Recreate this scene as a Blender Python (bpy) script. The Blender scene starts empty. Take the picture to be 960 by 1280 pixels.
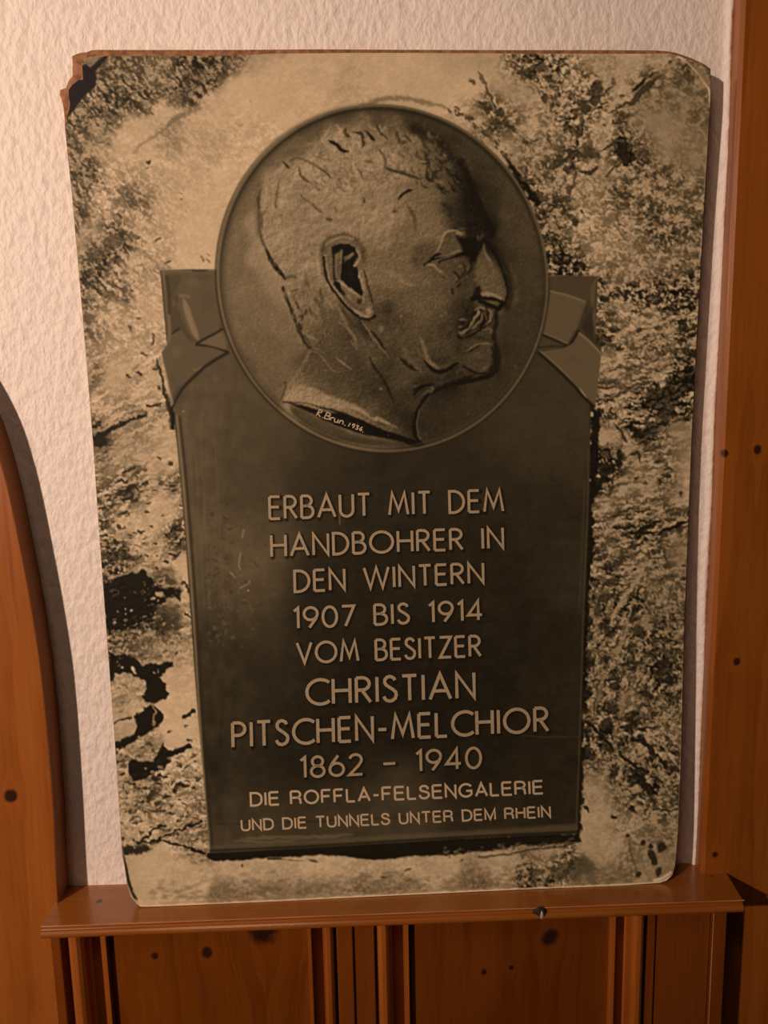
import bpy, math, random
import numpy as np
from mathutils import Matrix, Vector

# ---------------------------------------------------------------- camera, world, lights, exposure
ZL = 95.0                      # height of the ledge above the floor, in cm
CM = 0.01
sc = bpy.context.scene
cam_d = bpy.data.cameras.new('camera')
cam_d.sensor_fit = 'HORIZONTAL'; cam_d.sensor_width = 36.0
cam_d.lens = 36.0 * 897.68 / 960.0
cam_d.clip_start = 0.02
cam = bpy.data.objects.new('camera', cam_d)
sc.collection.objects.link(cam)
RIGHT = Vector((0.9994131, -0.0273822, -0.0205823)); UP = Vector((0.0242999, 0.1432184, 0.9893927)); FWD = Vector((0.0241440, 0.9893122, -0.1437997))
mw = Matrix((( RIGHT.x, UP.x, -FWD.x), (RIGHT.y, UP.y, -FWD.y), (RIGHT.z, UP.z, -FWD.z))).to_4x4()
mw.translation = Vector((-1.5044, -61.8541, 43.3583 + ZL)) * CM
cam.matrix_world = mw
sc.camera = cam

world = bpy.data.worlds.new('room_dusk'); sc.world = world
world.use_nodes = True
wb = world.node_tree.nodes['Background']
wb.inputs[0].default_value = (1.0, 0.70, 0.56, 1.0)
wb.inputs[1].default_value = 0.022

LAMP = (-140.0, -150.0, 92.0 + ZL)
ld = bpy.data.lights.new('room_lamp', 'SPOT')
ld.energy = 164.0; ld.color = (1.0, 0.71, 0.54)
ld.shadow_soft_size = 0.035
ld.spot_size = math.radians(82); ld.spot_blend = 1.0
lo = bpy.data.objects.new('room_lamp', ld); sc.collection.objects.link(lo)
lo.location = Vector(LAMP) * CM
aim = Vector((-62.0, 0.0, 58.0 + ZL)) * CM
lo.rotation_euler = (aim - lo.location).to_track_quat('-Z', 'Y').to_euler()

ad = bpy.data.lights.new('upper_fill_light', 'AREA')  # unseen soft fill, added to brighten the upper part and fall off downwards
ad.shape = 'DISK'; ad.size = 0.45; ad.energy = 3.4; ad.color = (1.0, 0.66, 0.44)
ao = bpy.data.objects.new('upper_fill_light', ad); sc.collection.objects.link(ao)
ao.location = Vector((-48.0, -112.0, 168.0 + ZL)) * CM
ao.rotation_euler = (Vector((30.0, 0.0, 80.0 + ZL)) * CM - ao.location).to_track_quat('-Z', 'Y').to_euler()

vs = sc.view_settings
sc.display_settings.display_device = 'sRGB'
vs.view_transform = 'Standard'; vs.look = 'None'; vs.gamma = 1.0; vs.exposure = 0.0
vs.use_curve_mapping = False

# ---------------------------------------------------------------- helpers
col = sc.collection
def mesh_obj(name, verts, faces, mat, parent=None, loc=(0, 0, 0), smooth=False):
    """verts in cm, world frame of the ledge (z=0 on the ledge); loc in cm = origin of the object."""
    me = bpy.data.meshes.new(name)
    v = (np.asarray(verts, dtype=float) - np.asarray(loc)) * CM
    me.from_pydata([tuple(p) for p in v], [], [tuple(f) for f in faces])
    me.update()
    if mat: me.materials.append(mat)
    if smooth:
        for p in me.polygons: p.use_smooth = True
    o = bpy.data.objects.new(name, me); col.objects.link(o)
    if parent is None:
        o.location = (loc[0] * CM, loc[1] * CM, (loc[2] + ZL) * CM)
    else:
        o.parent = parent
    return o
def tag(o, label=None, cat=None, group=None, kind=None):
    if label: o['label'] = label
    if cat: o['category'] = cat
    if group: o['group'] = group
    if kind: o['kind'] = kind
    return o
def thing(name, label, cat, loc, group=None):
    o = bpy.data.objects.new(name, None); col.objects.link(o)
    o.location = (loc[0] * CM, loc[1] * CM, (loc[2] + ZL) * CM)
    o.empty_display_size = 0.05
    return tag(o, label, cat, group)
def bevel(o, w, seg=2, ang=30):
    m = o.modifiers.new('bevel', 'BEVEL'); m.width = w * CM; m.segments = seg
    m.limit_method = 'ANGLE'; m.angle_limit = math.radians(ang); m.harden_normals = False
    return o
def extrude_poly(poly, axis, a0, a1):
    """closed polygon (p,q) swept along an axis between a0 and a1. axis 'z': poly=(x,y); 'x': poly=(y,z); 'y': poly=(x,z)."""
    n = len(poly); V = []
    for a in (a0, a1):
        for p, q in poly:
            V.append({'z': (p, q, a), 'x': (a, p, q), 'y': (p, a, q)}[axis])
    F = [tuple(range(n)), tuple(range(2 * n - 1, n - 1, -1))]
    for i in range(n):
        j = (i + 1) % n
        F.append((i, i + n, j + n, j))
    return V, F
def fix_normals(o):
    import bmesh
    bm = bmesh.new(); bm.from_mesh(o.data)
    bmesh.ops.recalc_face_normals(bm, faces=bm.faces); bm.to_mesh(o.data); bm.free()
    return o
def srgb(r, g, b):
    f = lambda c: (c / 255.0 / 12.92) if c / 255.0 <= 0.04045 else ((c / 255.0 + 0.055) / 1.055) ** 2.4
    return (f(r), f(g), f(b), 1.0)
class NT:
    def __init__(s, name):
        s.m = bpy.data.materials.new(name); s.m.use_nodes = True
        s.t = s.m.node_tree; s.b = s.t.nodes['Principled BSDF']
    def n(s, typ, **kw):
        x = s.t.nodes.new(typ)
        for k, v in kw.items():
            if k.startswith('i_'):
                x.inputs[int(k[2:])].default_value = v
            else: setattr(x, k, v)
        return x
    def l(s, a, b): s.t.links.new(a, b)
    def math(s, op, a, b=None, c=None, clamp=False):
        x = s.t.nodes.new('ShaderNodeMath'); x.operation = op; x.use_clamp = clamp
        for i, q in enumerate((a, b, c)):
            if q is None: continue
            if isinstance(q, (int, float)): x.inputs[i].default_value = q
            else: s.l(q, x.inputs[i])
        return x.outputs[0]
    def mix(s, fac, a, b):
        x = s.t.nodes.new('ShaderNodeMix'); x.data_type = 'RGBA'
        if isinstance(fac, (int, float)): x.inputs[0].default_value = fac
        else: s.l(fac, x.inputs[0])
        for i, q in ((6, a), (7, b)):
            if isinstance(q, tuple): x.inputs[i].default_value = q
            else: s.l(q, x.inputs[i])
        return x.outputs[2]
    def smooth(s, v, lo, hi, a=0.0, b=1.0):
        x = s.t.nodes.new('ShaderNodeMapRange'); x.interpolation_type = 'SMOOTHSTEP'
        s.l(v, x.inputs[0])
        for i, q in enumerate((lo, hi, a, b)): x.inputs[i + 1].default_value = q
        return x.outputs[0]

def pine(name, across, along, knots=(), light=(0.50, 0.19, 0.045), dark=(0.25, 0.07, 0.012), rough=0.34, seed=0.0, origin=(0, 0, 0), coat=0.35, ring=4.2):
    """lacquered pine. across/along: 0,1,2 object axes of the face. knots: (a, b, radius) in cm on that face."""
    N = NT(name)
    tc = N.n('ShaderNodeTexCoord'); sp = N.n('ShaderNodeSeparateXYZ'); N.l(tc.outputs['Object'], sp.inputs[0])
    depth = 3 - across - along
    A = N.math('MULTIPLY', sp.outputs[across], 100.0); B = N.math('MULTIPLY', sp.outputs[along], 100.0); D = N.math('MULTIPLY', sp.outputs[depth], 100.0)
    push = None; kd = None; halo = None
    wob = N.n('ShaderNodeTexNoise', i_2=55.0, i_3=3.0); N.l(tc.outputs['Object'], wob.inputs['Vector'])
    wobv = N.math('SUBTRACT', wob.outputs[0], 0.5)
    for (ka, kb, kr) in knots:
        ka -= origin[across]; kb -= origin[along]
        da = N.math('SUBTRACT', A, ka); db = N.math('MULTIPLY', N.math('SUBTRACT', B, kb), 0.85)
        d2 = N.math('ADD', N.math('MULTIPLY', da, da), N.math('MULTIPLY', db, db))
        r = N.math('ADD', N.math('SQRT', d2), N.math('MULTIPLY', wobv, kr * 1.5))
        k = N.smooth(r, kr * 0.55, kr * 1.2, 1.0, 0.0)
        h = N.smooth(r, kr * 0.9, kr * 4.5, 1.0, 0.0)
        g = N.math('MULTIPLY', N.math('SIGN', da), N.math('MULTIPLY', h, kr * 0.9))
        kd = k if kd is None else N.math('MAXIMUM', kd, k)
        halo = h if halo is None else N.math('MAXIMUM', halo, h)
        push = g if push is None else N.math('ADD', push, g)
    A2 = A if push is None else N.math('SUBTRACT', A, push)
    cb = N.n('ShaderNodeCombineXYZ')
    N.l(N.math('ADD', A2, seed), cb.inputs[0]); N.l(N.math('MULTIPLY', B, 0.045), cb.inputs[1]); N.l(D, cb.inputs[2])
    big = N.n('ShaderNodeTexNoise', i_2=0.23, i_3=3.0); N.l(cb.outputs[0], big.inputs['Vector'])
    # growth rings: bands of the distorted coordinate
    w = N.math('ADD', N.math('MULTIPLY', A2, 0.16), N.math('MULTIPLY', big.outputs[0], ring))
    fr = N.math('FRACT', N.math('MULTIPLY', w, 1.0))
    ringv = N.smooth(fr, 0.25, 0.95, 0.0, 1.0)
    ringv = N.math('MULTIPLY', ringv, N.smooth(fr, 0.95, 1.0, 1.0, 0.0))
    fine = N.n('ShaderNodeTexNoise', i_2=3.2, i_3=4.0, i_4=0.6); N.l(cb.outputs[0], fine.inputs['Vector'])
    cl = N.n('ShaderNodeTexNoise', i_2=0.12, i_3=2.0); 
    cb2 = N.n('ShaderNodeCombineXYZ'); N.l(A, cb2.inputs[0]); N.l(N.math('MULTIPLY', B, 0.5), cb2.inputs[1]); N.l(N.math('ADD', D, seed * 3.1), cb2.inputs[2])
    N.l(cb2.outputs[0], cl.inputs['Vector'])
    f = N.math('ADD', N.math('MULTIPLY', ringv, 0.38), N.math('MULTIPLY', N.smooth(fine.outputs[0], 0.35, 0.7), 0.30))
    f = N.math('ADD', f, N.math('MULTIPLY', N.smooth(cl.outputs[0], 0.35, 0.68), 0.32))
    c = N.mix(f, light + (1.0,), dark + (1.0,))
    if halo is not None:
        c = N.mix(N.math('MULTIPLY', halo, 0.22), c, (light[0] * 1.15, light[1] * 1.05, light[2], 1.0))
        c = N.mix(N.math('MULTIPLY', kd, 0.96), c, (0.022, 0.007, 0.004, 1.0))
    N.l(c, N.b.inputs['Base Color'])
    N.b.inputs['Roughness'].default_value = rough
    N.b.inputs['Coat Weight'].default_value = coat
    N.b.inputs['Coat Roughness'].default_value = 0.22
    bp = N.n('ShaderNodeBump'); bp.inputs['Strength'].default_value = 0.25; bp.inputs['Distance'].default_value = 0.0006
    N.l(fine.outputs[0], bp.inputs['Height']); N.l(bp.outputs[0], N.b.inputs['Normal'])
    return N.m

# ---------------------------------------------------------------- image pixel coordinates of the print, fitted to the board through the camera
MA=[0.4934819,-0.01415852,-0.0019973,0.0001691344,0.0002202265,-1.636734e-05,0.5424378,0.04014277,-0.008051075,-0.0003283396,0.002025623,0.007266797,0.002298239,0.001020669,0.0003239913,0.0001240428,0.0001345114,8.07727e-05,3.910448e-06,4.330896e-06,-2.806197e-08]
MB=[0.5326569,-0.513342,-0.0361143,0.007708895,-0.0002025101,-0.001995296,-0.009122661,-0.007710148,-0.0021507,-0.00105347,-0.0003812746,-0.0001218351,-0.0001658219,-0.000167183,-9.194546e-05,-2.416031e-06,-8.018891e-06,-6.740008e-06,-6.66538e-08,-9.356577e-08,1.142352e-08]
YC=[-2.98, 3.708, 1.5664, -6.995, 2.9001]
def image_to_board(px, py):
    """image pixels, fitted through the camera projection, -> fraction across / up the 50 x 70 cm board"""
    X = (np.asarray(px, float) - 490) / 400; Y = (np.asarray(py, float) - 600) / 530
    a = np.zeros_like(X); b = np.zeros_like(X); k = 0
    for i in range(6):
        for j in range(6 - i):
            t = X ** i * Y ** j; a = a + MA[k] * t; b = b + MB[k] * t; k += 1
    return a, b
def inside_poly(x, y, poly):
    poly = np.asarray(poly, float); r = np.zeros(x.shape, bool); n = len(poly)
    for i in range(n):
        x1, y1 = poly[i]; x2, y2 = poly[(i + 1) % n]
        if y1 == y2: continue
        m = (y1 > y) != (y2 > y)
        r ^= m & (x < (x2 - x1) * (y - y1) / (y2 - y1) + x1)
    return r
def nearest_on_poly(x, y, poly):
    poly = np.asarray(poly, float); bx, by = x.copy(), y.copy(); bd = np.full(x.shape, 1e18); n = len(poly)
    for i in range(n):
        a = poly[i]; d = poly[(i + 1) % n] - a; L = d @ d
        if L == 0: continue
        t = np.clip(((x - a[0]) * d[0] + (y - a[1]) * d[1]) / L, 0, 1)
        qx, qy = a[0] + t * d[0], a[1] + t * d[1]; dd = (qx - x) ** 2 + (qy - y) ** 2
        m = dd < bd; bx[m] = qx[m]; by[m] = qy[m]; bd[m] = dd[m]
    return bx, by
OUTLINE_BOARD = [(112,63),(105.5,67),(100,66),(95,69.5),(89,70),(91,78),(90.5,87),(94,89),(90,96),(86,100),(83,109),(80,114),(75,112.5),(77,118),(74,119.5),(78,126),(79,132),(80.5,144),(81,160),(90,245),(98,335),(108,450),(116.7,560),(122,640),(133,790),(143,920),(151,1040),(152.5,1068),(156,1085),(159,1108),(163,1121),(169,1129),(175,1134),(200,1133.6),(350,1127),(480,1120.5),(650,1112.5),(780,1107),(825,1104),(834,1101),(841,1094),(844.5,1080),(846,1060),(847.5,1040),(851,960),(855,800),(861,640),(865,540),(871,420),(879,280),(886,160),(888,120),(888.6,97),(888,86),(880,80),(865,73),(850,67.5),(836,64),(820,63),(760,62.6),(640,62.6),(500,62.2),(400,61.6),(300,62.3),(200,62.4),(140,62.4),(121,62.3)]
OUTLINE_PRINT = [(131,70.5),(124,70),(112,72),(106,74),(103,79),(103.5,98),(98,101),(90,107),(86,113),(86.5,122),(88,130),(87,137),(84,147),(81.8,160),(90.6,245),(98.6,335),(108.6,450),(117.2,560),(122.6,640),(133.6,790),(143.6,920),(151.6,1040),(153.6,1068),(157,1085),(160,1108),(164,1120.5),(170,1128),(176,1132.7),(200,1132.4),(350,1125.8),(480,1119.4),(650,1111.4),(780,1106),(824,1103),(833,1100),(840,1093.4),(843.6,1080),(845.2,1060),(846.8,1040),(850.2,960),(854.2,800),(860.2,640),(864.2,540),(870.2,420),(878.2,280),(885.2,160),(887.2,125),(887.5,100),(887,89),(879,84),(865,76.5),(850,71),(836,67.5),(818,67.5),(760,67.8),(640,67.2),(500,66.6),(440,66.6),(340,67.5),(290,70),(220,70.6)]

# ---------------------------------------------------------------- the printed picture (flat print, painted per vertex)
PRINT_STEP = 1.0
AX0, AY0, AW, AH = 60, 50, 850, 1100
gyy, gxx = np.mgrid[AY0:AY0 + AH, AX0:AX0 + AW].astype(np.float32)
rs = np.random.RandomState(7)
def up_noise(cell_x, cell_y, seed):
    """smooth value noise with given cell sizes, mean 0, about -1..1"""
    r = np.random.RandomState(seed); nx, ny = int(AW / cell_x) + 4, int(AH / cell_y) + 4
    g = r.rand(ny, nx).astype(np.float32) * 2 - 1
    fx = (gxx - AX0) / cell_x; fy = (gyy - AY0) / cell_y
    ix = fx.astype(int); iy = fy.astype(int); tx = fx - ix; ty = fy - iy
    tx = tx * tx * (3 - 2 * tx); ty = ty * ty * (3 - 2 * ty)
    return (g[iy, ix] * (1 - tx) + g[iy, ix + 1] * tx) * (1 - ty) + (g[iy + 1, ix] * (1 - tx) + g[iy + 1, ix + 1] * tx) * ty
def rot_noise(cl, cs, ang, seed):
    """value noise stretched cl along direction ang (deg, y down), cs across"""
    r = np.random.RandomState(seed); a = math.radians(ang); c, s = math.cos(a), math.sin(a)
    u = ((gxx - 400) * c + (gyy - 600) * s) / cl + 4096.37; v = (-(gxx - 400) * s + (gyy - 600) * c) / cs + 4096.11
    g = r.rand(512, 512).astype(np.float32) * 2 - 1
    iu = np.floor(u).astype(int); iv = np.floor(v).astype(int); tu = u - iu; tv = v - iv
    tu = tu * tu * (3 - 2 * tu); tv = tv * tv * (3 - 2 * tv)
    m = 511
    return (g[iv & m, iu & m] * (1 - tu) + g[iv & m, (iu + 1) & m] * tu) * (1 - tv) + (g[(iv + 1) & m, iu & m] * (1 - tu) + g[(iv + 1) & m, (iu + 1) & m] * tu) * tv
def sstep(x, a, b):
    t = np.clip((x - a) / (b - a), 0, 1); return t * t * (3 - 2 * t)
def field(pts, cols, sig=13.0, step=4):
    """smooth interpolation of hand-placed samples"""
    P_ = np.array([p[:2] for p in pts], np.float32); Vv = np.array([[p[c] for c in cols] for p in pts], np.float32)
    yy, xx = np.mgrid[AY0:AY0 + AH + step:step, AX0:AX0 + AW + step:step].astype(np.float32)
    num = np.zeros(xx.shape + (len(cols),), np.float32); den = np.zeros(xx.shape, np.float32)
    for (x, y), v in zip(P_, Vv):
        d2 = (xx - x) ** 2 + (yy - y) ** 2
        w = np.exp(-d2 / (2 * sig * sig)) + 1e-4 / (1 + d2 / 900.0) ** 3
        num += w[..., None] * v; den += w
    f = num / den[..., None]
    fx = (gxx - AX0) / step; fy = (gyy - AY0) / step; ix = fx.astype(int); iy = fy.astype(int); tx = (fx - ix)[..., None]; ty = (fy - iy)[..., None]
    return (f[iy, ix] * (1 - tx) + f[iy, ix + 1] * tx) * (1 - ty) + (f[iy + 1, ix] * (1 - tx) + f[iy + 1, ix + 1] * tx) * ty
def crspline(pts, n=5, closed=False):
    p = np.asarray(pts, float); N_ = len(p)
    if N_ < 3 and not closed: return p
    g = (lambda i: p[i % N_]) if closed else (lambda i: p[min(max(i, 0), N_ - 1)])
    out = []
    for i in range(N_ if closed else N_ - 1):
        p0, p1, p2, p3 = g(i - 1), g(i), g(i + 1), g(i + 2)
        for t in np.arange(n) / n:
            out.append(0.5 * ((2 * p1) + (-p0 + p2) * t + (2 * p0 - 5 * p1 + 4 * p2 - p3) * t * t + (-p0 + 3 * p1 - 3 * p2 + p3) * t ** 3))
    if not closed: out.append(p[-1])
    return np.array(out)
TILES = {'A': (260, 110, 2.1818), 'B': (380, 260, 3.4286), 'h1': (310, 130, 6), 'h2': (460, 130, 6), 'h3': (310, 280, 6), 'h4': (500, 260, 6), 'h5': (500, 360, 6), 'h6': (340, 400, 6),
         'r1': (180, 320, 5.333), 'r2': (660, 320, 5.333), 'P': (0, 0, 1), 'z3': (90, 450, 6), 'z4': (110, 640, 6.4), 'z5': (120, 820, 6.4), 'z6': (140, 980, 3.4286),
         'k1': (560, 60, 4.8), 'k2': (720, 60, 5.333), 'k3': (680, 250, 4.5714), 'k4': (730, 440, 6.4), 'k5': (720, 630, 6.4), 'k6': (710, 820, 6), 'k7': (600, 960, 3.692), 'z1': (80, 60, 4), 'z2': (80, 260, 4.8), 'b8': (380, 1000, 3.4286)}
def tp(tile, pts):
    x, y, s = TILES[tile]; return [(x + a / s, y + b / s) for a, b in pts]
def win(x0, y0, x1, y1):
    a = max(0, int(x0 - AX0)); b = min(AW, int(x1 - AX0) + 2); c = max(0, int(y0 - AY0)); d = min(AH, int(y1 - AY0) + 2)
    return slice(c, max(c, d)), slice(a, max(a, b))
def seg_dist(X, Y, pl):
    best = np.full(X.shape, 1e9, np.float32); tt = np.zeros(X.shape, np.float32); n = len(pl) - 1
    for i in range(n):
        a = pl[i]; d = pl[i + 1] - a; L = float(d @ d) + 1e-9
        t = np.clip(((X - a[0]) * d[0] + (Y - a[1]) * d[1]) / L, 0, 1)
        q = (X - a[0] - t * d[0]) ** 2 + (Y - a[1] - t * d[1]) ** 2
        m = q < best; best = np.where(m, q, best); tt = np.where(m, (i + t) / n, tt)
    return np.sqrt(best), tt
WX = up_noise(9, 9, 901) + 0.6 * up_noise(4, 4, 902); WY = up_noise(9, 9, 903) + 0.6 * up_noise(4, 4, 904)
def stroke(T, tile, pts, w, tone, al=1.0, soft=1.2, taper=0, jag=0.0, smooth=True):
    """brush stroke: w = full width, soft = edge falloff; taper 0 none, 1 both ends, 2 end, 3 start"""
    pl = tp(tile, pts); pl = crspline(pl) if smooth else np.asarray(pl, float)
    m = w + soft * 2 + 3 + jag * 2
    s = win(pl[:, 0].min() - m, pl[:, 1].min() - m, pl[:, 0].max() + m, pl[:, 1].max() + m)
    X, Y = gxx[s], gyy[s]
    if X.size == 0: return
    if jag: X = X + WX[s] * jag; Y = Y + WY[s] * jag
    d, t = seg_dist(X, Y, pl)
    hw = w / 2.0
    if taper == 1: hw = hw * np.clip(np.sin(np.pi * np.clip(t, 0.02, .98)) * 1.4, 0.1, 1)
    elif taper == 2: hw = hw * (1 - 0.85 * t)
    elif taper == 3: hw = hw * (0.15 + 0.85 * t)
    a = al * sstep(-(d - hw), -soft, soft * 0.6)
    T[s] = T[s] * (1 - a) + tone * a
def fill(T, tile, pts, tone, al=1.0, soft=1.0, jag=0.0, smooth=False):
    pl = tp(tile, pts); pl = crspline(pl, closed=True) if smooth else np.asarray(pl, float)
    m = soft + 3 + jag * 2
    s = win(pl[:, 0].min() - m, pl[:, 1].min() - m, pl[:, 0].max() + m, pl[:, 1].max() + m)
    X, Y = gxx[s], gyy[s]
    if jag: X = X + WX[s] * jag; Y = Y + WY[s] * jag
    d, _ = seg_dist(X, Y, np.vstack([pl, pl[:1]])); ins = inside_poly(X, Y, pl)
    sd = np.where(ins, -d, d)
    a = al * sstep(-sd, -soft, soft)
    T[s] = T[s] * (1 - a) + tone * a
def dab(T, tile, x, y, rx, ry, tone, al=1.0, ang=0, jag=0.0, hard=0.5):
    (x, y), = tp(tile, [(x, y)]); r = max(rx, ry) * 1.3 + 2 + jag * 2
    s = win(x - r, y - r, x + r, y + r); X, Y = gxx[s], gyy[s]
    if X.size == 0: return
    if jag: X = X + WX[s] * jag; Y = Y + WY[s] * jag
    a_ = math.radians(ang); c, q = math.cos(a_), math.sin(a_)
    u = ((X - x) * c + (Y - y) * q) / rx; v = (-(X - x) * q + (Y - y) * c) / ry
    d = np.sqrt(u * u + v * v); a = al * (1 - sstep(d, hard, 1.15))
    T[s] = T[s] * (1 - a) + tone * a
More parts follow.
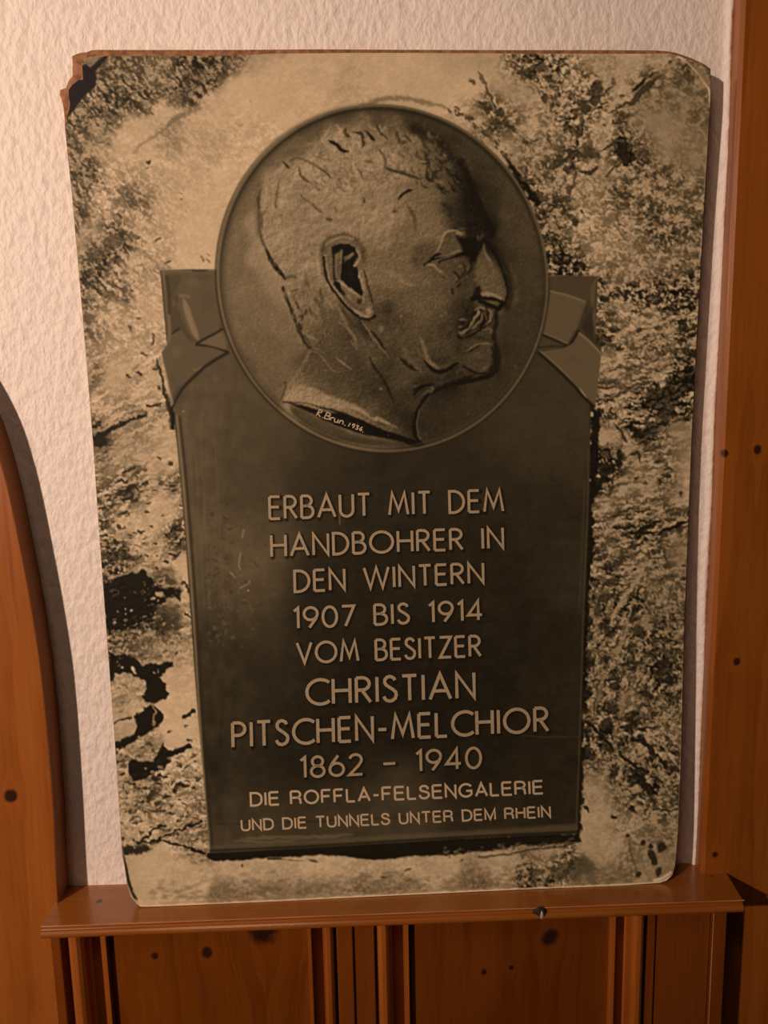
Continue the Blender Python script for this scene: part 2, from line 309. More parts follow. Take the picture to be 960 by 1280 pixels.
ROCK_S = '''100,130,110,.45;130,90,105,.45;170,80,115,.4;200,95,125,.35;240,100,80,.6;265,85,85,.55;290,75,100,.4;320,75,165,.05;225,120,95,.5;180,125,100,.5;140,145,80,.6;110,160,105,.45;90,190,115,.4;95,240,115,.45;110,215,110,.5;95,280,95,.5;160,160,190,.05;185,170,200,.0;125,175,160,.15;140,200,180,.15;160,185,195,.05;205,140,195,.05;215,160,150,.2;205,175,160,.15;240,160,185,.08;260,180,180,.1;270,140,190,.05;300,110,195,.0;330,100,190,0;300,180,190,.1;290,220,200,.03;240,220,190,.08;200,215,190,.1;150,220,175,.25;130,250,170,.3;165,245,120,.4;180,230,170,.2;150,270,165,.3;115,290,175,.1;105,305,185,.05;100,330,120,.4;400,90,185,0;480,90,180,0;540,100,178,0;380,120,190,.02;440,110,175,.05;250,250,195,.03;220,260,190,.08;140,295,100,.6;125,310,90,.65;115,320,85,.7;150,300,100,.5;170,280,165,.25;200,300,185,.15;240,290,200,.0;250,320,200,0;180,330,170,.25;150,350,150,.35;110,350,95,.6;115,365,110,.5;105,380,130,.45;150,365,130,.45;180,360,180,.15;190,390,190,.1;150,390,180,.2;130,400,170,.25;110,410,130,.4;180,420,185,.2;150,430,180,.2;190,440,180,.25;125,440,165,.3;115,465,130,.35;150,465,190,.03;145,480,185,.03;165,470,150,.3;180,480,165,.3;180,485,190,.1;195,475,185,.05;130,500,160,.3;150,510,150,.3;190,510,150,.35;170,540,155,.25;200,540,170,.2;125,560,70,.7;120,550,90,.5;150,560,165,.1;190,560,165,.15;210,560,185,.05;130,580,150,.2;160,585,155,.25;125,600,135,.35;165,595,130,.4;205,580,185,.1;160,610,90,.7;170,605,85,.7;150,620,110,.55;130,620,140,.4;190,605,160,.2;215,605,120,.4;200,625,190,.1;125,635,110,.6;160,640,160,.3;210,640,180,.15;130,660,110,.65;125,680,110,.6;160,650,185,.1;180,660,190,.1;200,650,195,.05;222,655,110,.6;220,675,90,.6;200,680,170,.25;170,680,160,.35;150,665,170,.2;140,690,70,.75;155,700,60,.8;130,700,80,.75;175,700,160,.3;195,700,170,.2;225,705,195,.05;228,720,190,.05;200,715,110,.5;180,800,135,.3;200,810,140,.25;160,805,115,.4;215,800,120,.4;230,770,160,.3;232,790,150,.3;225,815,165,.15;145,800,90,.55;180,825,135,.3;205,780,75,.6;180,780,65,.6;150,860,165,.2;155,875,150,.3;150,890,170,.1;220,850,185,.05;225,880,190,.03;235,900,185,.05;220,920,195,.0;150,905,180,.0;150,915,150,.1;185,930,150,.3;150,945,150,.3;160,985,150,.3;180,985,140,.35;225,950,180,.15;210,970,170,.3;235,965,160,.4;245,945,185,.15;230,985,140,.5;245,985,150,.4;150,1000,150,.35;160,1030,165,.25;200,990,110,.55;190,1005,120,.5;220,990,150,.3;225,1000,175,.15;240,1010,140,.45;180,1040,165,.2;210,1025,160,.3;230,1040,160,.35;245,1050,130,.4;150,1045,150,.3;190,1080,180,0;160,1100,172,0;230,1090,172,.05;300,1085,168,.05;300,1112,125,.12;400,1085,168,.05;480,1078,160,.08;400,1110,130,.1;550,1075,155,.05;480,1107,120,.15;620,1080,145,.06;600,1102,105,.15;680,1075,130,.08;700,1090,70,.6;672,1090,70,.5;730,1100,100,.1;760,1060,140,.04;745,1020,145,.03;740,1000,138,.1;780,1030,120,.2;800,1000,95,.4;830,1010,90,.4;830,1040,105,.2;810,1080,115,.08;790,1070,108,.2;830,1090,110,.05;760,1100,105,.1;570,75,165,0;590,110,180,0;610,90,160,.03;600,140,180,.02;640,110,150,.05;650,85,110,.5;668,80,70,.7;675,95,75,.7;690,80,100,.6;700,95,110,.5;720,75,130,.3;750,75,150,.1;700,120,115,.5;720,110,110,.5;745,110,90,.6;735,130,115,.5;690,130,110,.4;660,120,150,.1;640,140,140,.15;625,145,90,.6;605,135,90,.6;620,160,90,.4;640,150,100,.5;655,180,120,.4;660,160,150,.15;680,160,140,.25;700,150,120,.4;710,140,90,.6;720,160,90,.7;735,150,130,.4;640,190,150,.05;625,180,160,.1;680,190,135,.2;700,175,120,.3;670,210,100,.4;690,205,95,.5;720,195,80,.6;745,190,90,.5;755,170,150,.15;690,235,105,.4;710,230,110,.4;680,225,130,.3;670,240,60,.7;740,220,140,.2;740,240,135,.25;790,85,160,0;770,100,155,.05;760,90,140,.2;780,120,150,.15;800,100,110,.5;820,100,100,.35;850,95,90,.4;830,85,140,.15;815,120,110,.2;850,120,110,.15;870,110,105,.2;880,140,100,.2;800,150,130,.05;830,160,135,.03;790,170,110,.3;780,150,85,.6;755,160,160,.15;775,185,45,.9;785,195,65,.7;800,190,95,.4;830,190,130,.05;860,200,115,.1;870,180,120,.1;750,180,160,.1;750,200,145,.15;740,215,140,.2;770,215,135,.2;800,215,110,.4;830,215,100,.35;850,230,105,.3;775,240,100,.4;800,240,100,.45;740,250,140,.25;820,250,100,.4;690,265,85,.5;700,285,110,.4;695,300,80,.6;705,325,60,.75;720,330,70,.7;730,280,140,.35;720,300,140,.3;750,270,140,.3;790,270,115,.4;820,275,95,.45;850,270,105,.35;760,310,145,.25;800,310,120,.3;830,290,95,.45;870,290,95,.4;740,320,145,.25;770,340,125,.3;810,330,130,.25;850,330,115,.3;760,355,115,.4;780,345,120,.3;820,355,95,.45;865,355,80,.6;755,370,90,.6;790,370,80,.75;820,372,75,.75;850,378,70,.75;775,380,140,.45;755,385,120,.55;815,390,125,.35;860,400,85,.6;760,400,110,.45;780,410,130,.3;820,410,105,.4;860,410,90,.5;755,425,85,.6;790,430,110,.35;830,430,95,.45;860,430,85,.5;760,450,150,.2;765,470,110,.4;785,450,115,.45;820,450,105,.4;855,445,85,.5;790,470,100,.4;820,460,130,.2;830,480,70,.75;850,475,50,.85;800,490,90,.5;765,490,95,.5;780,480,125,.2;825,500,45,.9;850,505,45,.85;790,510,70,.7;760,510,110,.5;800,515,75,.65;845,515,60,.7;750,520,60,.75;760,540,150,.03;790,535,40,.85;815,530,60,.75;845,535,120,.1;755,550,150,.05;780,550,140,.1;805,545,55,.8;825,545,100,.4;850,550,130,.1;790,560,140,.1;810,565,110,.3;840,560,110,.35;755,570,40,.8;775,567,50,.7;750,585,35,.85;770,585,70,.6;790,580,130,.1;820,580,110,.35;835,587,80,.5;855,575,140,.02;850,595,160,.02;760,600,60,.6;780,600,120,.2;810,600,125,.2;835,600,90,.4;745,605,30,.9;770,620,125,.2;800,620,125,.2;835,620,115,.25;850,620,150,.08;745,630,120,.2;780,635,110,.3;820,635,80,.5;740,645,70,.6;755,640,120,.2;790,640,85,.5;820,640,85,.5;850,640,110,.35;770,655,120,.2;800,655,90,.45;830,650,115,.3;780,660,80,.6;745,655,90,.5;735,665,30,.85;850,652,60,.7;820,665,70,.6;800,662,60,.7;760,670,115,.3;790,675,95,.4;750,685,110,.25;835,675,100,.35;850,680,110,.1;735,690,40,.8;760,700,95,.45;790,700,100,.4;820,705,95,.4;850,695,110,.1;750,715,70,.65;780,712,85,.5;735,725,50,.7;765,725,75,.6;795,715,130,.1;830,720,95,.35;780,735,90,.5;755,735,115,.3;815,740,100,.3;840,740,100,.3;750,750,65,.65;735,745,90,.4;795,745,70,.6;795,765,50,.75;820,760,105,.3;845,765,100,.3;735,780,70,.6;760,770,80,.5;775,780,90,.4;810,780,115,.2;830,778,70,.6;850,772,70,.5;730,800,45,.75;760,795,60,.65;790,795,70,.6;820,795,60,.65;845,785,105,.3;735,815,90,.45;760,812,110,.3;790,812,80,.5;830,815,55,.7;735,830,35,.8;750,830,115,.25;765,840,70,.6;790,825,90,.5;830,830,55,.7;850,850,80,.5;730,870,30,.85;750,860,110,.3;770,855,60,.65;785,845,115,.3;800,860,85,.5;830,855,50,.75;745,885,80,.55;765,885,60,.65;785,875,130,.1;800,885,75,.5;825,880,95,.4;845,880,90,.45;745,895,100,.3;758,905,35,.9;785,905,60,.7;775,890,125,.15;815,895,85,.45;845,900,90,.45;735,915,95,.4;755,925,45,.75;780,920,95,.35;800,925,75,.55;825,925,110,.3;845,920,100,.3;735,935,60,.6;765,930,35,.85;790,935,95,.3;770,945,90,.35;820,940,75,.5;835,940,85,.5;740,955,85,.4;790,950,75,.5;820,960,80,.4;845,960,75,.5;760,965,120,.12;740,970,125,.05;770,965,60,.6;790,975,80,.45;805,980,50,.65;835,985,85,.4;750,990,130,.08;780,990,100,.3'''
HEAD_S = '''340,240,150;330,280,140;355,260,145;335,320,140;350,300,148;365,215,150;350,225,150;380,235,140;390,215,158;400,250,140;400,225,150;380,280,140;370,320,142;390,330,140;345,350,135;360,370,130;375,390,120;395,300,130;360,400,115;380,420,110;385,400,115;300,250,110;290,300,115;285,350,112;300,400,110;320,430,105;310,360,118;325,390,115;340,450,105;300,460,90;345,480,100;330,500,75;360,190,105;400,165,85;340,200,105;430,150,70;315,230,105;420,170,150;405,185,140;430,200,140;440,170,150;455,190,145;470,180,125;450,160,110;490,160,100;500,180,120;520,190,115;480,200,150;500,210,140;520,210,120;530,200,100;545,190,85;555,200,80;570,205,60;560,180,50;540,165,55;515,150,60;480,145,75;570,220,50;555,215,85;545,220,85;520,225,115;490,225,130;470,215,125;460,220,150;440,230,150;420,230,145;430,250,150;450,260,140;420,270,135;470,240,130;500,250,120;480,260,140;455,280,145;490,270,135;470,300,130;440,290,135;520,240,110;540,250,105;530,260,110;550,225,85;560,245,80;565,260,55;575,250,32;580,270,30;570,275,70;545,275,105;525,280,115;550,290,110;510,290,110;565,285,75;580,285,28;600,180,65;620,210,65;600,220,55;580,195,60;590,240,30;610,250,55;640,260,70;600,260,34;605,290,32;630,300,66;660,300,70;660,350,66;640,350,62;625,330,50;615,310,32;640,400,60;670,400,60;660,430,60;640,450,58;640,480,60;620,440,50;625,480,55;600,490,55;580,510,55;560,520,52;550,500,50;600,520,55;570,540,55;540,530,50;540,550,55;650,230,70;670,280,70;560,150,70;590,165,72;530,140,65;560,305,100;575,300,80;585,310,34;595,300,30;600,305,28;565,315,95;575,325,50;590,320,26;545,320,80;535,325,70;530,330,90;555,330,80;570,335,75;585,335,50;605,325,75;610,340,85;600,340,75;590,345,60;575,350,75;560,350,85;545,345,90;590,360,60;605,355,85;620,350,80;625,340,75;612,365,90;600,365,80;625,368,85;570,370,75;550,370,90;530,350,100;510,340,105;490,345,115;480,330,110;500,320,110;470,340,115;515,370,95;490,380,90;530,390,90;560,395,75;580,385,46;575,410,45;555,410,68;550,425,75;560,440,65;520,410,85;500,410,75;480,400,60;475,415,80;500,430,80;530,430,80;550,450,60;540,455,75;580,430,50;590,420,60;600,425,70;610,418,65;600,440,75;590,450,70;610,445,60;612,460,40;600,460,60;575,470,50;560,478,36;550,470,60;520,460,75;510,445,80;500,470,70;530,475,50;540,490,45;490,450,60;470,440,80;480,470,60;460,430,85;450,410,75;430,420,70;440,440,75;420,400,85;410,420,80;420,450,80;400,440,80;450,470,70;470,490,60;500,500,55;520,500,60;450,500,70;480,520,55;510,525,45;430,480,75;410,470,80;390,460,85;400,490,90;380,480,105;370,495,135;385,500,130;400,505,120;430,500,85;440,520,110;420,510,115;460,520,100;475,530,95;495,540,80;510,545,50;400,350,125;400,380,110;400,410,95;450,300,120;460,320,110;465,370,100;470,390,75;390,370,118'''
PLAQ_S = '''230,550,100;250,500,85;300,560,75;240,600,80;260,650,92;285,640,82;275,682,100;290,700,98;300,735,84;250,720,75;280,760,60;250,820,60;260,900,50;300,640,60;400,600,48;500,600,42;600,600,42;700,560,50;650,520,55;720,520,60;700,650,40;720,700,48;500,700,36;400,750,36;300,820,42;500,850,28;650,800,32;710,850,36;280,950,42;400,950,32;600,950,30;700,950,34;270,1000,38;300,1040,60;400,1035,40;280,1050,80;400,1045,75;500,1040,60;600,1038,42;700,1030,36;300,510,80;340,560,70;600,860,28;615,700,34'''
def parse(s): return [tuple(float(v) for v in q.split(',')) for q in s.split(';')]
# --- speckled rock
F2 = field(parse(ROCK_S), (2, 3), sig=10.5)
Rt, Rd = F2[..., 0], F2[..., 1]
def wmask(x0, x1, y0, y1, s=25.0):
    return np.clip(np.minimum(np.minimum(gxx - x0, x1 - gxx), np.minimum(gyy - y0, y1 - gyy)) / s + 0.5, 0, 1)
iso = 0.45 * rot_noise(5.0, 4.0, 20, 11) + 0.45 * rot_noise(9.5, 7.5, -30, 12) + 0.35 * rot_noise(2.6, 2.2, 0, 13)
dg = 0.5 * rot_noise(6.5, 2.8, 48, 21) + 0.45 * rot_noise(12, 5, 40, 22) + 0.3 * rot_noise(3.0, 2.0, 45, 23)
ur = 0.5 * rot_noise(9, 3.0, -25, 31) + 0.45 * rot_noise(15, 5, -28, 32) + 0.3 * rot_noise(3.6, 2.0, -15, 33)
hz = 0.5 * rot_noise(8.5, 3.2, -6, 41) + 0.45 * rot_noise(13, 5.5, -10, 42) + 0.3 * rot_noise(3.4, 2.0, 0, 43)
vt = 0.5 * rot_noise(12, 3.6, -68, 51) + 0.4 * rot_noise(5, 3.0, -60, 52) + 0.3 * rot_noise(3.0, 2.0, 0, 53)
m1 = wmask(0, 270, 0, 440); m2 = wmask(0, 270, 440, 640); m3 = wmask(0, 270, 640, 1150); m4 = wmask(690, 960, 380, 760); m5 = wmask(690, 850, 730, 900)
n_ = iso * 1.0
for m, k in ((m1, dg), (m2, ur), (m3, 0.5 * hz + 0.6 * iso), (m4, hz), (m5, 0.65 * vt + 0.5 * iso)):
    n_ = n_ * (1 - m) + k * m
fs = 0.7 * rot_noise(2.3, 1.8, 20, 97) + 0.5 * rot_noise(1.5, 1.3, 0, 98)
n_ = np.tanh(2.4 * n_ + 1.1 * fs) + 0.10
amp = 4 + 108 * np.clip(Rd, 0, .8)
T = Rt + amp * n_
grain = 0.6 * rot_noise(1.6, 1.5, 0, 61) + 0.5 * rot_noise(3.2, 3.0, 0, 62)
T = T * (1 + 0.02 * grain) + 3.0 * up_noise(14, 12, 63) + 3.0 * up_noise(30, 26, 64)
D = 24.0     # printed black
K = lambda *a, **k: stroke(T, *a, **k)
FI = lambda *a, **k: fill(T, *a, **k)
DB = lambda *a, **k: dab(T, *a, **k)
# top left
FI('z1', [(185,335),(240,305),(275,350),(265,372),(215,368)], 82, .6, 3, .8)
FI('z1', [(590,110),(640,85),(700,130),(690,190),(620,260),(560,300),(520,290),(540,230),(600,190)], 84, .5, 5, 1)
K('z1', [(350,520),(400,470),(480,430),(550,370),(620,330),(680,300)], 3, 112, .5, 2, 0, .4)
DB('z1', 425, 572, 4, 3, 55, .9, -40, .4); DB('z1', 415, 600, 1.8, 1.5, 60, .8); DB('z1', 585, 762, 1.6, 1.6, 70, .8); DB('z1', 580, 730, 2, 1.4, 110, .7)
K('z1', [(525,385),(560,350),(600,335)], 4, 110, .6, 2); FI('z1', [(480,320),(540,285),(545,330),(525,380),(490,370)], 190, .8, 2, .5)
K('z1', [(250,790),(310,740),(350,690)], 7, 110, .5, 4, 0, .8)
for x, y in ((185,475),(225,485),(165,340),(210,320),(300,345),(440,330)): K('z1', [(x-10,y-4),(x+14,y+4)], 2.0, 85, .7, 1, 1)
for x, y, a in ((735,470,60),(700,390,20),(610,450,10),(860,540,40),(600,650,70),(640,600,60),(500,640,30),(860,440,40),(780,440,10),(940,270,60)): DB('z1', x, y, 3.2, 1.4, 150, .55, a, .3)
# left, under the corner
FI('z2', [(130,280),(170,235),(240,225),(250,180),(275,150),(330,175),(400,190),(370,215),(300,235),(260,280),(190,320),(150,330)], 88, .75, 3, .9)
for x, y, w in ((160,300,6),(215,350,4),(165,370,5),(150,450,5)): DB('z2', x, y, w, w*.7, 75, .7, -20, .8)
for a in ([(290,455),(330,470),(365,515)], [(345,545),(400,565)], [(380,700),(410,745)], [(530,740),(545,780),(525,830)], [(555,200),(580,175)], [(290,380),(330,405)], [(440,190),(460,170)], [(455,870),(500,890)], [(435,655),(470,665)], [(400,480),(420,500)], [(320,30),(345,70)], [(600,330),(650,325)]): K('z2', a, 2.6, 85, .85, 1, 1, .3)
for a in ([(825,290),(840,320)], [(855,275),(880,290)], [(850,310),(875,325)], [(725,15),(735,22)]): K('z2', a, 1.5, 105, .8, .8, 0, .2)
# left middle
FI('z3', [(152,568),(200,548),(260,520),(300,490),(345,482),(395,460),(440,440),(500,412),(560,392),(575,396),(540,425),(500,448),(450,455),(400,490),(350,505),(310,530),(280,560),(240,600),(250,640),(200,650),(160,640)], 30, .97, 1.3, .5)
FI('z3', [(160,640),(270,640),(250,680),(165,712)], 92, .6, 4, 1)
DB('z3', 480, 430, 2.6, 1.4, 170, .9, -10, .3)
for a in ([(380,850),(430,830),(500,800)], [(400,970),(470,950),(500,970)], [(340,1000),(400,985)], [(370,1070),(420,1040),(470,1010)], [(360,905),(420,915)], [(530,935),(580,905)], [(730,945),(790,935)], [(190,1000),(230,990)], [(190,1110),(260,1100)], [(360,1160),(420,1130)], [(540,1130),(590,1140)], [(640,195),(665,215)], [(600,75),(650,60)], [(410,120),(440,130)], [(480,95),(530,110)], [(640,735),(665,745)], [(720,780),(760,770)], [(560,320),(600,350),(680,330)]): K('z3', a, 3.4, 48, .85, 1.2, 1, .6)
DB('z3', 185, 868, 3.5, 1.0, 205, .9, 10)
for x, y in ((450,1000),(390,1050),(780,970),(205,1060)): DB('z3', x, y, 5, 3.5, 60, .7, -25, 1.0)
# black hollow, left
FI('z4', [(105,330),(160,310),(230,300),(300,300),(330,330),(370,370),(360,400),(300,410),(240,400),(160,395),(110,380)], 55, .65, 3, 1.2)
FI('z4', [(125,560),(180,545),(250,530),(300,505),(350,485),(400,478),(430,460),(460,465),(475,500),(520,540),(560,590),(620,600),(690,600),(735,590),(760,620),(745,660),(720,710),(690,690),(640,680),(600,735),(560,740),(540,800),(500,860),(430,900),(380,930),(300,935),(250,950),(170,985),(145,930),(140,740)], 25, .98, 2.2, .8)
FI('z4', [(540,760),(620,745),(720,740),(745,820),(740,930),(640,1000),(590,960),(540,900)], 62, .75, 5, 1)
FI('z4', [(490,490),(560,450),(650,430),(690,480),(720,570),(640,600),(560,580),(540,530)], 90, .6, 3, 1.2)
FI('z4', [(150,505),(250,500),(330,470),(400,425),(450,410),(445,425),(400,450),(330,490),(260,520),(180,535)], 155, .8, 1.2, .5)
DB('z4', 580, 655, 7, 4.5, 165, .95, 15, .5); DB('z4', 520, 685, 3, 2.4, 150, .9); FI('z4', [(560,745),(620,730),(640,700),(700,735),(690,750),(600,752)], 125, .9, 1, .3)
for x, y, r, t in ((455,640,1.5,110),(290,685,1.4,130),(300,765,1.4,180),(345,780,1.7,190),(300,808,1.4,200),(235,798,2,120),(215,885,2.6,150),(560,712,1.3,200),(545,795,1.3,150),(590,855,1.6,110),(610,890,1.6,110),(420,850,1.4,60),(245,490,1.8,190)): DB('z4', x, y, r, r*.8, t, .9)
K('z4', [(180,640),(230,620),(250,650),(200,665)], 1.2, 75, .7, .8)
FI('z4', [(590,520),(640,510),(690,540),(700,580),(640,575)], 60, .7, 1.5, .6); K('z4', [(545,580),(570,540),(610,535),(600,580),(660,590)], 1.3, 165, .8, .8)
for a in ([(400,150),(430,160),(460,150)], [(650,190),(690,130),(740,110)], [(690,130),(740,160)], [(640,180),(620,200)], [(690,240),(740,250)], [(640,330),(700,340),(760,320)], [(600,390),(660,400)], [(730,575),(790,575),(820,650)], [(770,810),(820,850)], [(530,250),(550,240)], [(590,940),(620,990)], [(700,1130),(720,1110)]): K('z4', a, 3, 38, .9, 1, 1, .5)
for x, y in ((700,210),(735,140),(710,270),(220,240),(150,190),(250,120)): DB('z4', x, y, 3.5, 3, 40, .7, 20, .9)
# black fissures, lower left
FI('z5', [(100,-40),(170,0),(250,-15),(320,20),(370,75),(440,65),(500,60),(560,40),(620,48),(622,90),(560,105),(520,180),(560,230),(580,300),(565,340),(500,375),(470,385),(420,360),(390,375),(375,330),(410,270),(400,200),(340,175),(290,150),(200,130),(150,150),(110,170)], D, .98, 1.3, .5)
FI('z5', [(305,480),(380,430),(430,380),(480,400),(520,450),(550,490),(520,540),(450,590),(400,620),(330,650),(290,700),(230,720),(150,750),(148,680),(230,660),(300,630),(325,590),(330,540)], D, .98, 1.3, .5)
FI('z5', [(540,700),(590,770),(590,850),(540,900),(480,930),(400,980),(300,990),(260,940),(255,860),(300,820),(350,830),(440,840),(470,800),(500,760),(520,700)], D, .97, 1.6, .7)
FI('z5', [(350,820),(400,808),(460,805),(465,835),(400,838)], 140, .9, .8)
K('z5', [(575,790),(640,770),(700,745),(750,725)], 6, D, .97, 1, 0, .4); K('z5', [(700,490),(740,465),(775,440)], 5, D+5, .95, 1, 0, .3); K('z5', [(150,540),(190,515),(280,495)], 2.4, D, .95, .9)
K('z5', [(135,150),(125,190)], 4, D, .9, 1.2); K('z5', [(465,400),(470,450),(460,545)], 1.6, 150, .9, .8); K('z5', [(300,100),(310,135)], 3, 190, .95, .8); DB('z5', 205, 95, 2.2, 1.6, 195, .95)
DB('z5', 390, 900, 3, 1.5, 130, .9); DB('z5', 500, 120, 1.2, 2, 170, .8); DB('z5', 465, 130, 1, 1.6, 190, .8); DB('z5', 170, 50, 1.6, 1.2, 120, .8); DB('z5', 180, 80, 2.5, 1.2, 90, .8)
for x, y, r in ((640,855,2.4),(390,330,3),(425,700,5),(575,605,3.5),(720,560,2),(790,840,3),(690,1030,6),(630,1070,5),(740,1000,3),(480,985,6),(520,960,4),(210,945,3),(300,1010,4),(560,965,4),(800,970,2.5),(745,680,3)): DB('z5', x, y, r, r*.65, 34, .85, 15, .9)
for x, y, rx, ry, t in ((480,590,5,2.6,140),(440,690,9,7,120),(250,560,9,6,165),(640,680,11,9,178),(400,1040,6,5,135),(560,500,3,2,150),(520,640,2.6,2,160)): DB('z5', x, y, rx, ry, t, .35, -20, .8, .7)
for a in ([(200,220),(260,250)], [(190,380),(250,370)], [(170,440),(230,430)], [(250,390),(280,350)], [(200,270),(180,250)]): K('z5', a, 1.6, 95, .7, 1, 1, .4)
for a in ([(90,240),(130,250),(200,240),(270,258),(340,278),(400,300)], [(130,240),(170,200),(230,172)], [(200,235),(260,205),(330,180),(380,160)]): K('z6', a, 2.6, D, .95, 1, 0, .5)
FI('z6', [(40,262),(90,262),(150,258),(170,275),(130,300),(80,305),(45,300)], 34, .9, 2, .8); DB('z6', 100, 270, 1.2, 1, 180, .9)
for x, y, r in ((280,20,6),(170,40,7),(200,80,5),(60,120,3),(95,140,3),(320,10,5),(250,130,3.5),(330,120,3),(380,80,3),(380,180,4),(230,60,3),(120,20,4),(360,235,3)): DB('z6', x, y, r, r*.6, 42, .7, -35, 1.0)
for x, y, r in ((330,300,4),(380,325,4),(350,335,5)): DB('z6', x, y, r, r*.5, 95, .5, 10, 1.0)
for i in range(150):
    x = 125 + rs.rand() * 118; y = 585 + rs.rand() * 125; d_ = 0.35 + 0.5 * (x < 175) * (y > 640) + .3 * (abs(y - 615) < 14)
    if rs.rand() < d_: DB('P', x, y, 1.5 + 3.5 * rs.rand(), .9 + 1.3 * rs.rand(), 45 if rs.rand() < .8 else 175, .7, -25 + 30 * rs.rand(), .8, .6)
for i in range(170):
    x = 143 + rs.rand() * 105; y = 930 + rs.rand() * 125
    if rs.rand() < .75: DB('P', x, y, 1.5 + 4 * rs.rand(), 1 + 1.8 * rs.rand(), 38 if rs.rand() < .62 else 165, .62, -50 + 60 * rs.rand(), 1.0, .6)
for i in range(110):
    x = 138 + rs.rand() * 90; y = 770 + rs.rand() * 55; DB('P', x, y, 1.5 + 2.5 * rs.rand(), 1 + 1 * rs.rand(), 60 if rs.rand() < .6 else 160, .5, -20, .8, .6)
for i in range(45):
    x = 168 + rs.rand() * 60; y = 712 + rs.rand() * 70; DB('P', x, y, 1 + 2 * rs.rand(), .8 + 1 * rs.rand(), 120, .45, -20, .8, .6)
# strip under the tablet
FI('P', [(262,1063),(400,1056),(560,1048),(722,1041),(727,1052),(700,1054),(675,1057),(650,1056),(620,1062),(585,1066),(560,1069),(520,1070),(480,1073.5),(452,1073),(430,1070),(400,1068),(380,1070),(340,1071),(300,1075),(268,1076),(258,1070)], 21, .98, 1.4, .5)
for i in range(60):
    x = 545 + rs.rand() * 170; y = 1066 - (x - 545) * .085 + rs.randn() * 3.0
    DB('P', x, y, 1.5 + 3.5 * rs.rand(), 1 + 1.6 * rs.rand(), 50 + 60 * rs.rand(), .6, rs.rand() * 60 - 30, .6)
K('P', [(600,1071),(640,1066),(668,1061),(700,1058),(716,1054)], 2, 40, .7, 1, 0, .8); K('P', [(335,1073),(352,1073)], 2.2, 32, .95, 1); K('P', [(350,1073),(378,1076)], 1.0, 70, .8, .7)
for a in ([(385,1074),(398,1077)], [(505,1088),(515,1085)], [(575,1076),(580,1074)], [(302,1079),(304,1084)], [(475,1096),(485,1097)], [(645,1103),(652,1108)]): K('P', a, 2.4, 60, .8, 1, 1)
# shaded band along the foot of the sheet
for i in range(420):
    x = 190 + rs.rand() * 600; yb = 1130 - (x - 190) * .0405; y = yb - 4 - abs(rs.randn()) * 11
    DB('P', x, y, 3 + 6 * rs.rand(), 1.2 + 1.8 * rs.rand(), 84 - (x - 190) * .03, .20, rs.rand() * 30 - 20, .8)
# lower right corner details
FI('k7', [(325,470),(360,440),(430,425),(480,405),(520,440),(545,470),(520,480),(450,490),(400,510),(340,508)], 62, .7, 3, 1.2); DB('k7', 270, 480, 8, 5, 62, .75, -10, 1)
for x, y, rx, ry, an in ((750,345,4,4,20),(790,400,5,8,-35),(805,425,5,6,0),(835,365,6,8,20),(822,480,4,7,15),(730,490,4,5,40),(702,190,5,5,0),(745,160,2.4,2,0),(680,310,3,3,0),(615,225,5,2.6,0),(785,360,2.4,4,0),(470,150,4,6,0),(490,185,5,3,20),(460,270,4,6,0)): DB('k7', x, y, rx, ry, 33, .92, an, .8, .65)
K('k7', [(745,60),(765,100),(800,125)], 5, 40, .9, 1.5, 1, .8); K('k7', [(790,150),(820,190),(860,195),(910,188)], 2.6, 45, .8, 1.2, 0, .6); K('k7', [(690,320),(690,380),(715,440),(722,480)], 2.5, 62, .5, 2, 0, .8)
# top right
for x, y, rx, ry, an in ((145,205,5,4,30),(210,340,8,7,50),(240,370,6,5,60),(320,390,10,5,35),(350,460,8,5,50),(290,460,8,6,20),(380,480,7,4,30),(470,570,6,3,30),(515,548,4,2,0),(480,70,6,5,0),(490,150,9,9,30),(560,120,10,8,0),(610,180,8,7,0),(580,310,5,8,0),(760,380,7,5,0),(830,370,8,4,-20),(740,490,7,5,40),(780,510,6,4,30),(800,440,4,6,0),(900,240,7,9,0),(860,270,6,4,0),(650,700,14,5,-35),(700,670,9,4,-35),(740,640,7,4,-20),(830,630,14,7,-20),(880,650,8,5,0),(590,720,3,3,0),(620,790,7,4,-10),(910,360,4,3,0),(540,900,8,8,40)): DB('k1', x, y, rx, ry, 52, .72, an, 1.1, .55)
for a in ([(180,140),(210,200),(250,290),(300,400)], [(590,500),(625,590)], [(770,730),(755,800),(720,900),(705,950)], [(780,735),(840,750),(890,720)], [(360,70),(420,110),(450,190)], [(640,720),(720,660),(800,590),(850,560)], [(870,320),(910,290),(955,270)], [(740,420),(800,400),(850,340)]): K('k1', a, 3, 60, .7, 1.3, 1, .9)
for x, y, t in ((700,235,150),(640,170,150),(680,310,165),(790,430,165),(830,460,160),(800,620,140),(610,260,140),(545,765,140),(600,800,135),(580,955,130),(735,200,130)): DB('k1', x, y, 4.5, 4, t, .75, 40, .8)
FI('k1', [(330,640),(390,700),(440,770),(500,850),(560,930),(520,960),(480,880),(420,800),(360,720)], D, .96, 2, .8)
for i in range(70):
    t = rs.rand(); x = 560 + 130 * t; y = 136 + 128 * t ** 1.25
    DB('P', x + rs.rand() * 8, y - rs.rand() * 8 + 3, 1.5 + 3 * rs.rand(), 1 + 2 * rs.rand(), 45 + 40 * rs.rand(), .75, 45, .8)
K('P', [(445,134),(470,126),(500,122),(530,128),(560,136)], 5, 88, .6, 3, 1, 1.2)
K('k2', [(380,285),(420,250),(470,210)], 5, 36, .95, 1.2, 1, .5); K('k2', [(330,380),(390,350),(430,300),(500,240),(560,190)], 8, 50, .85, 2, 1, 1); K('k2', [(480,200),(525,175)], 3, 45, .9, 1, 1)
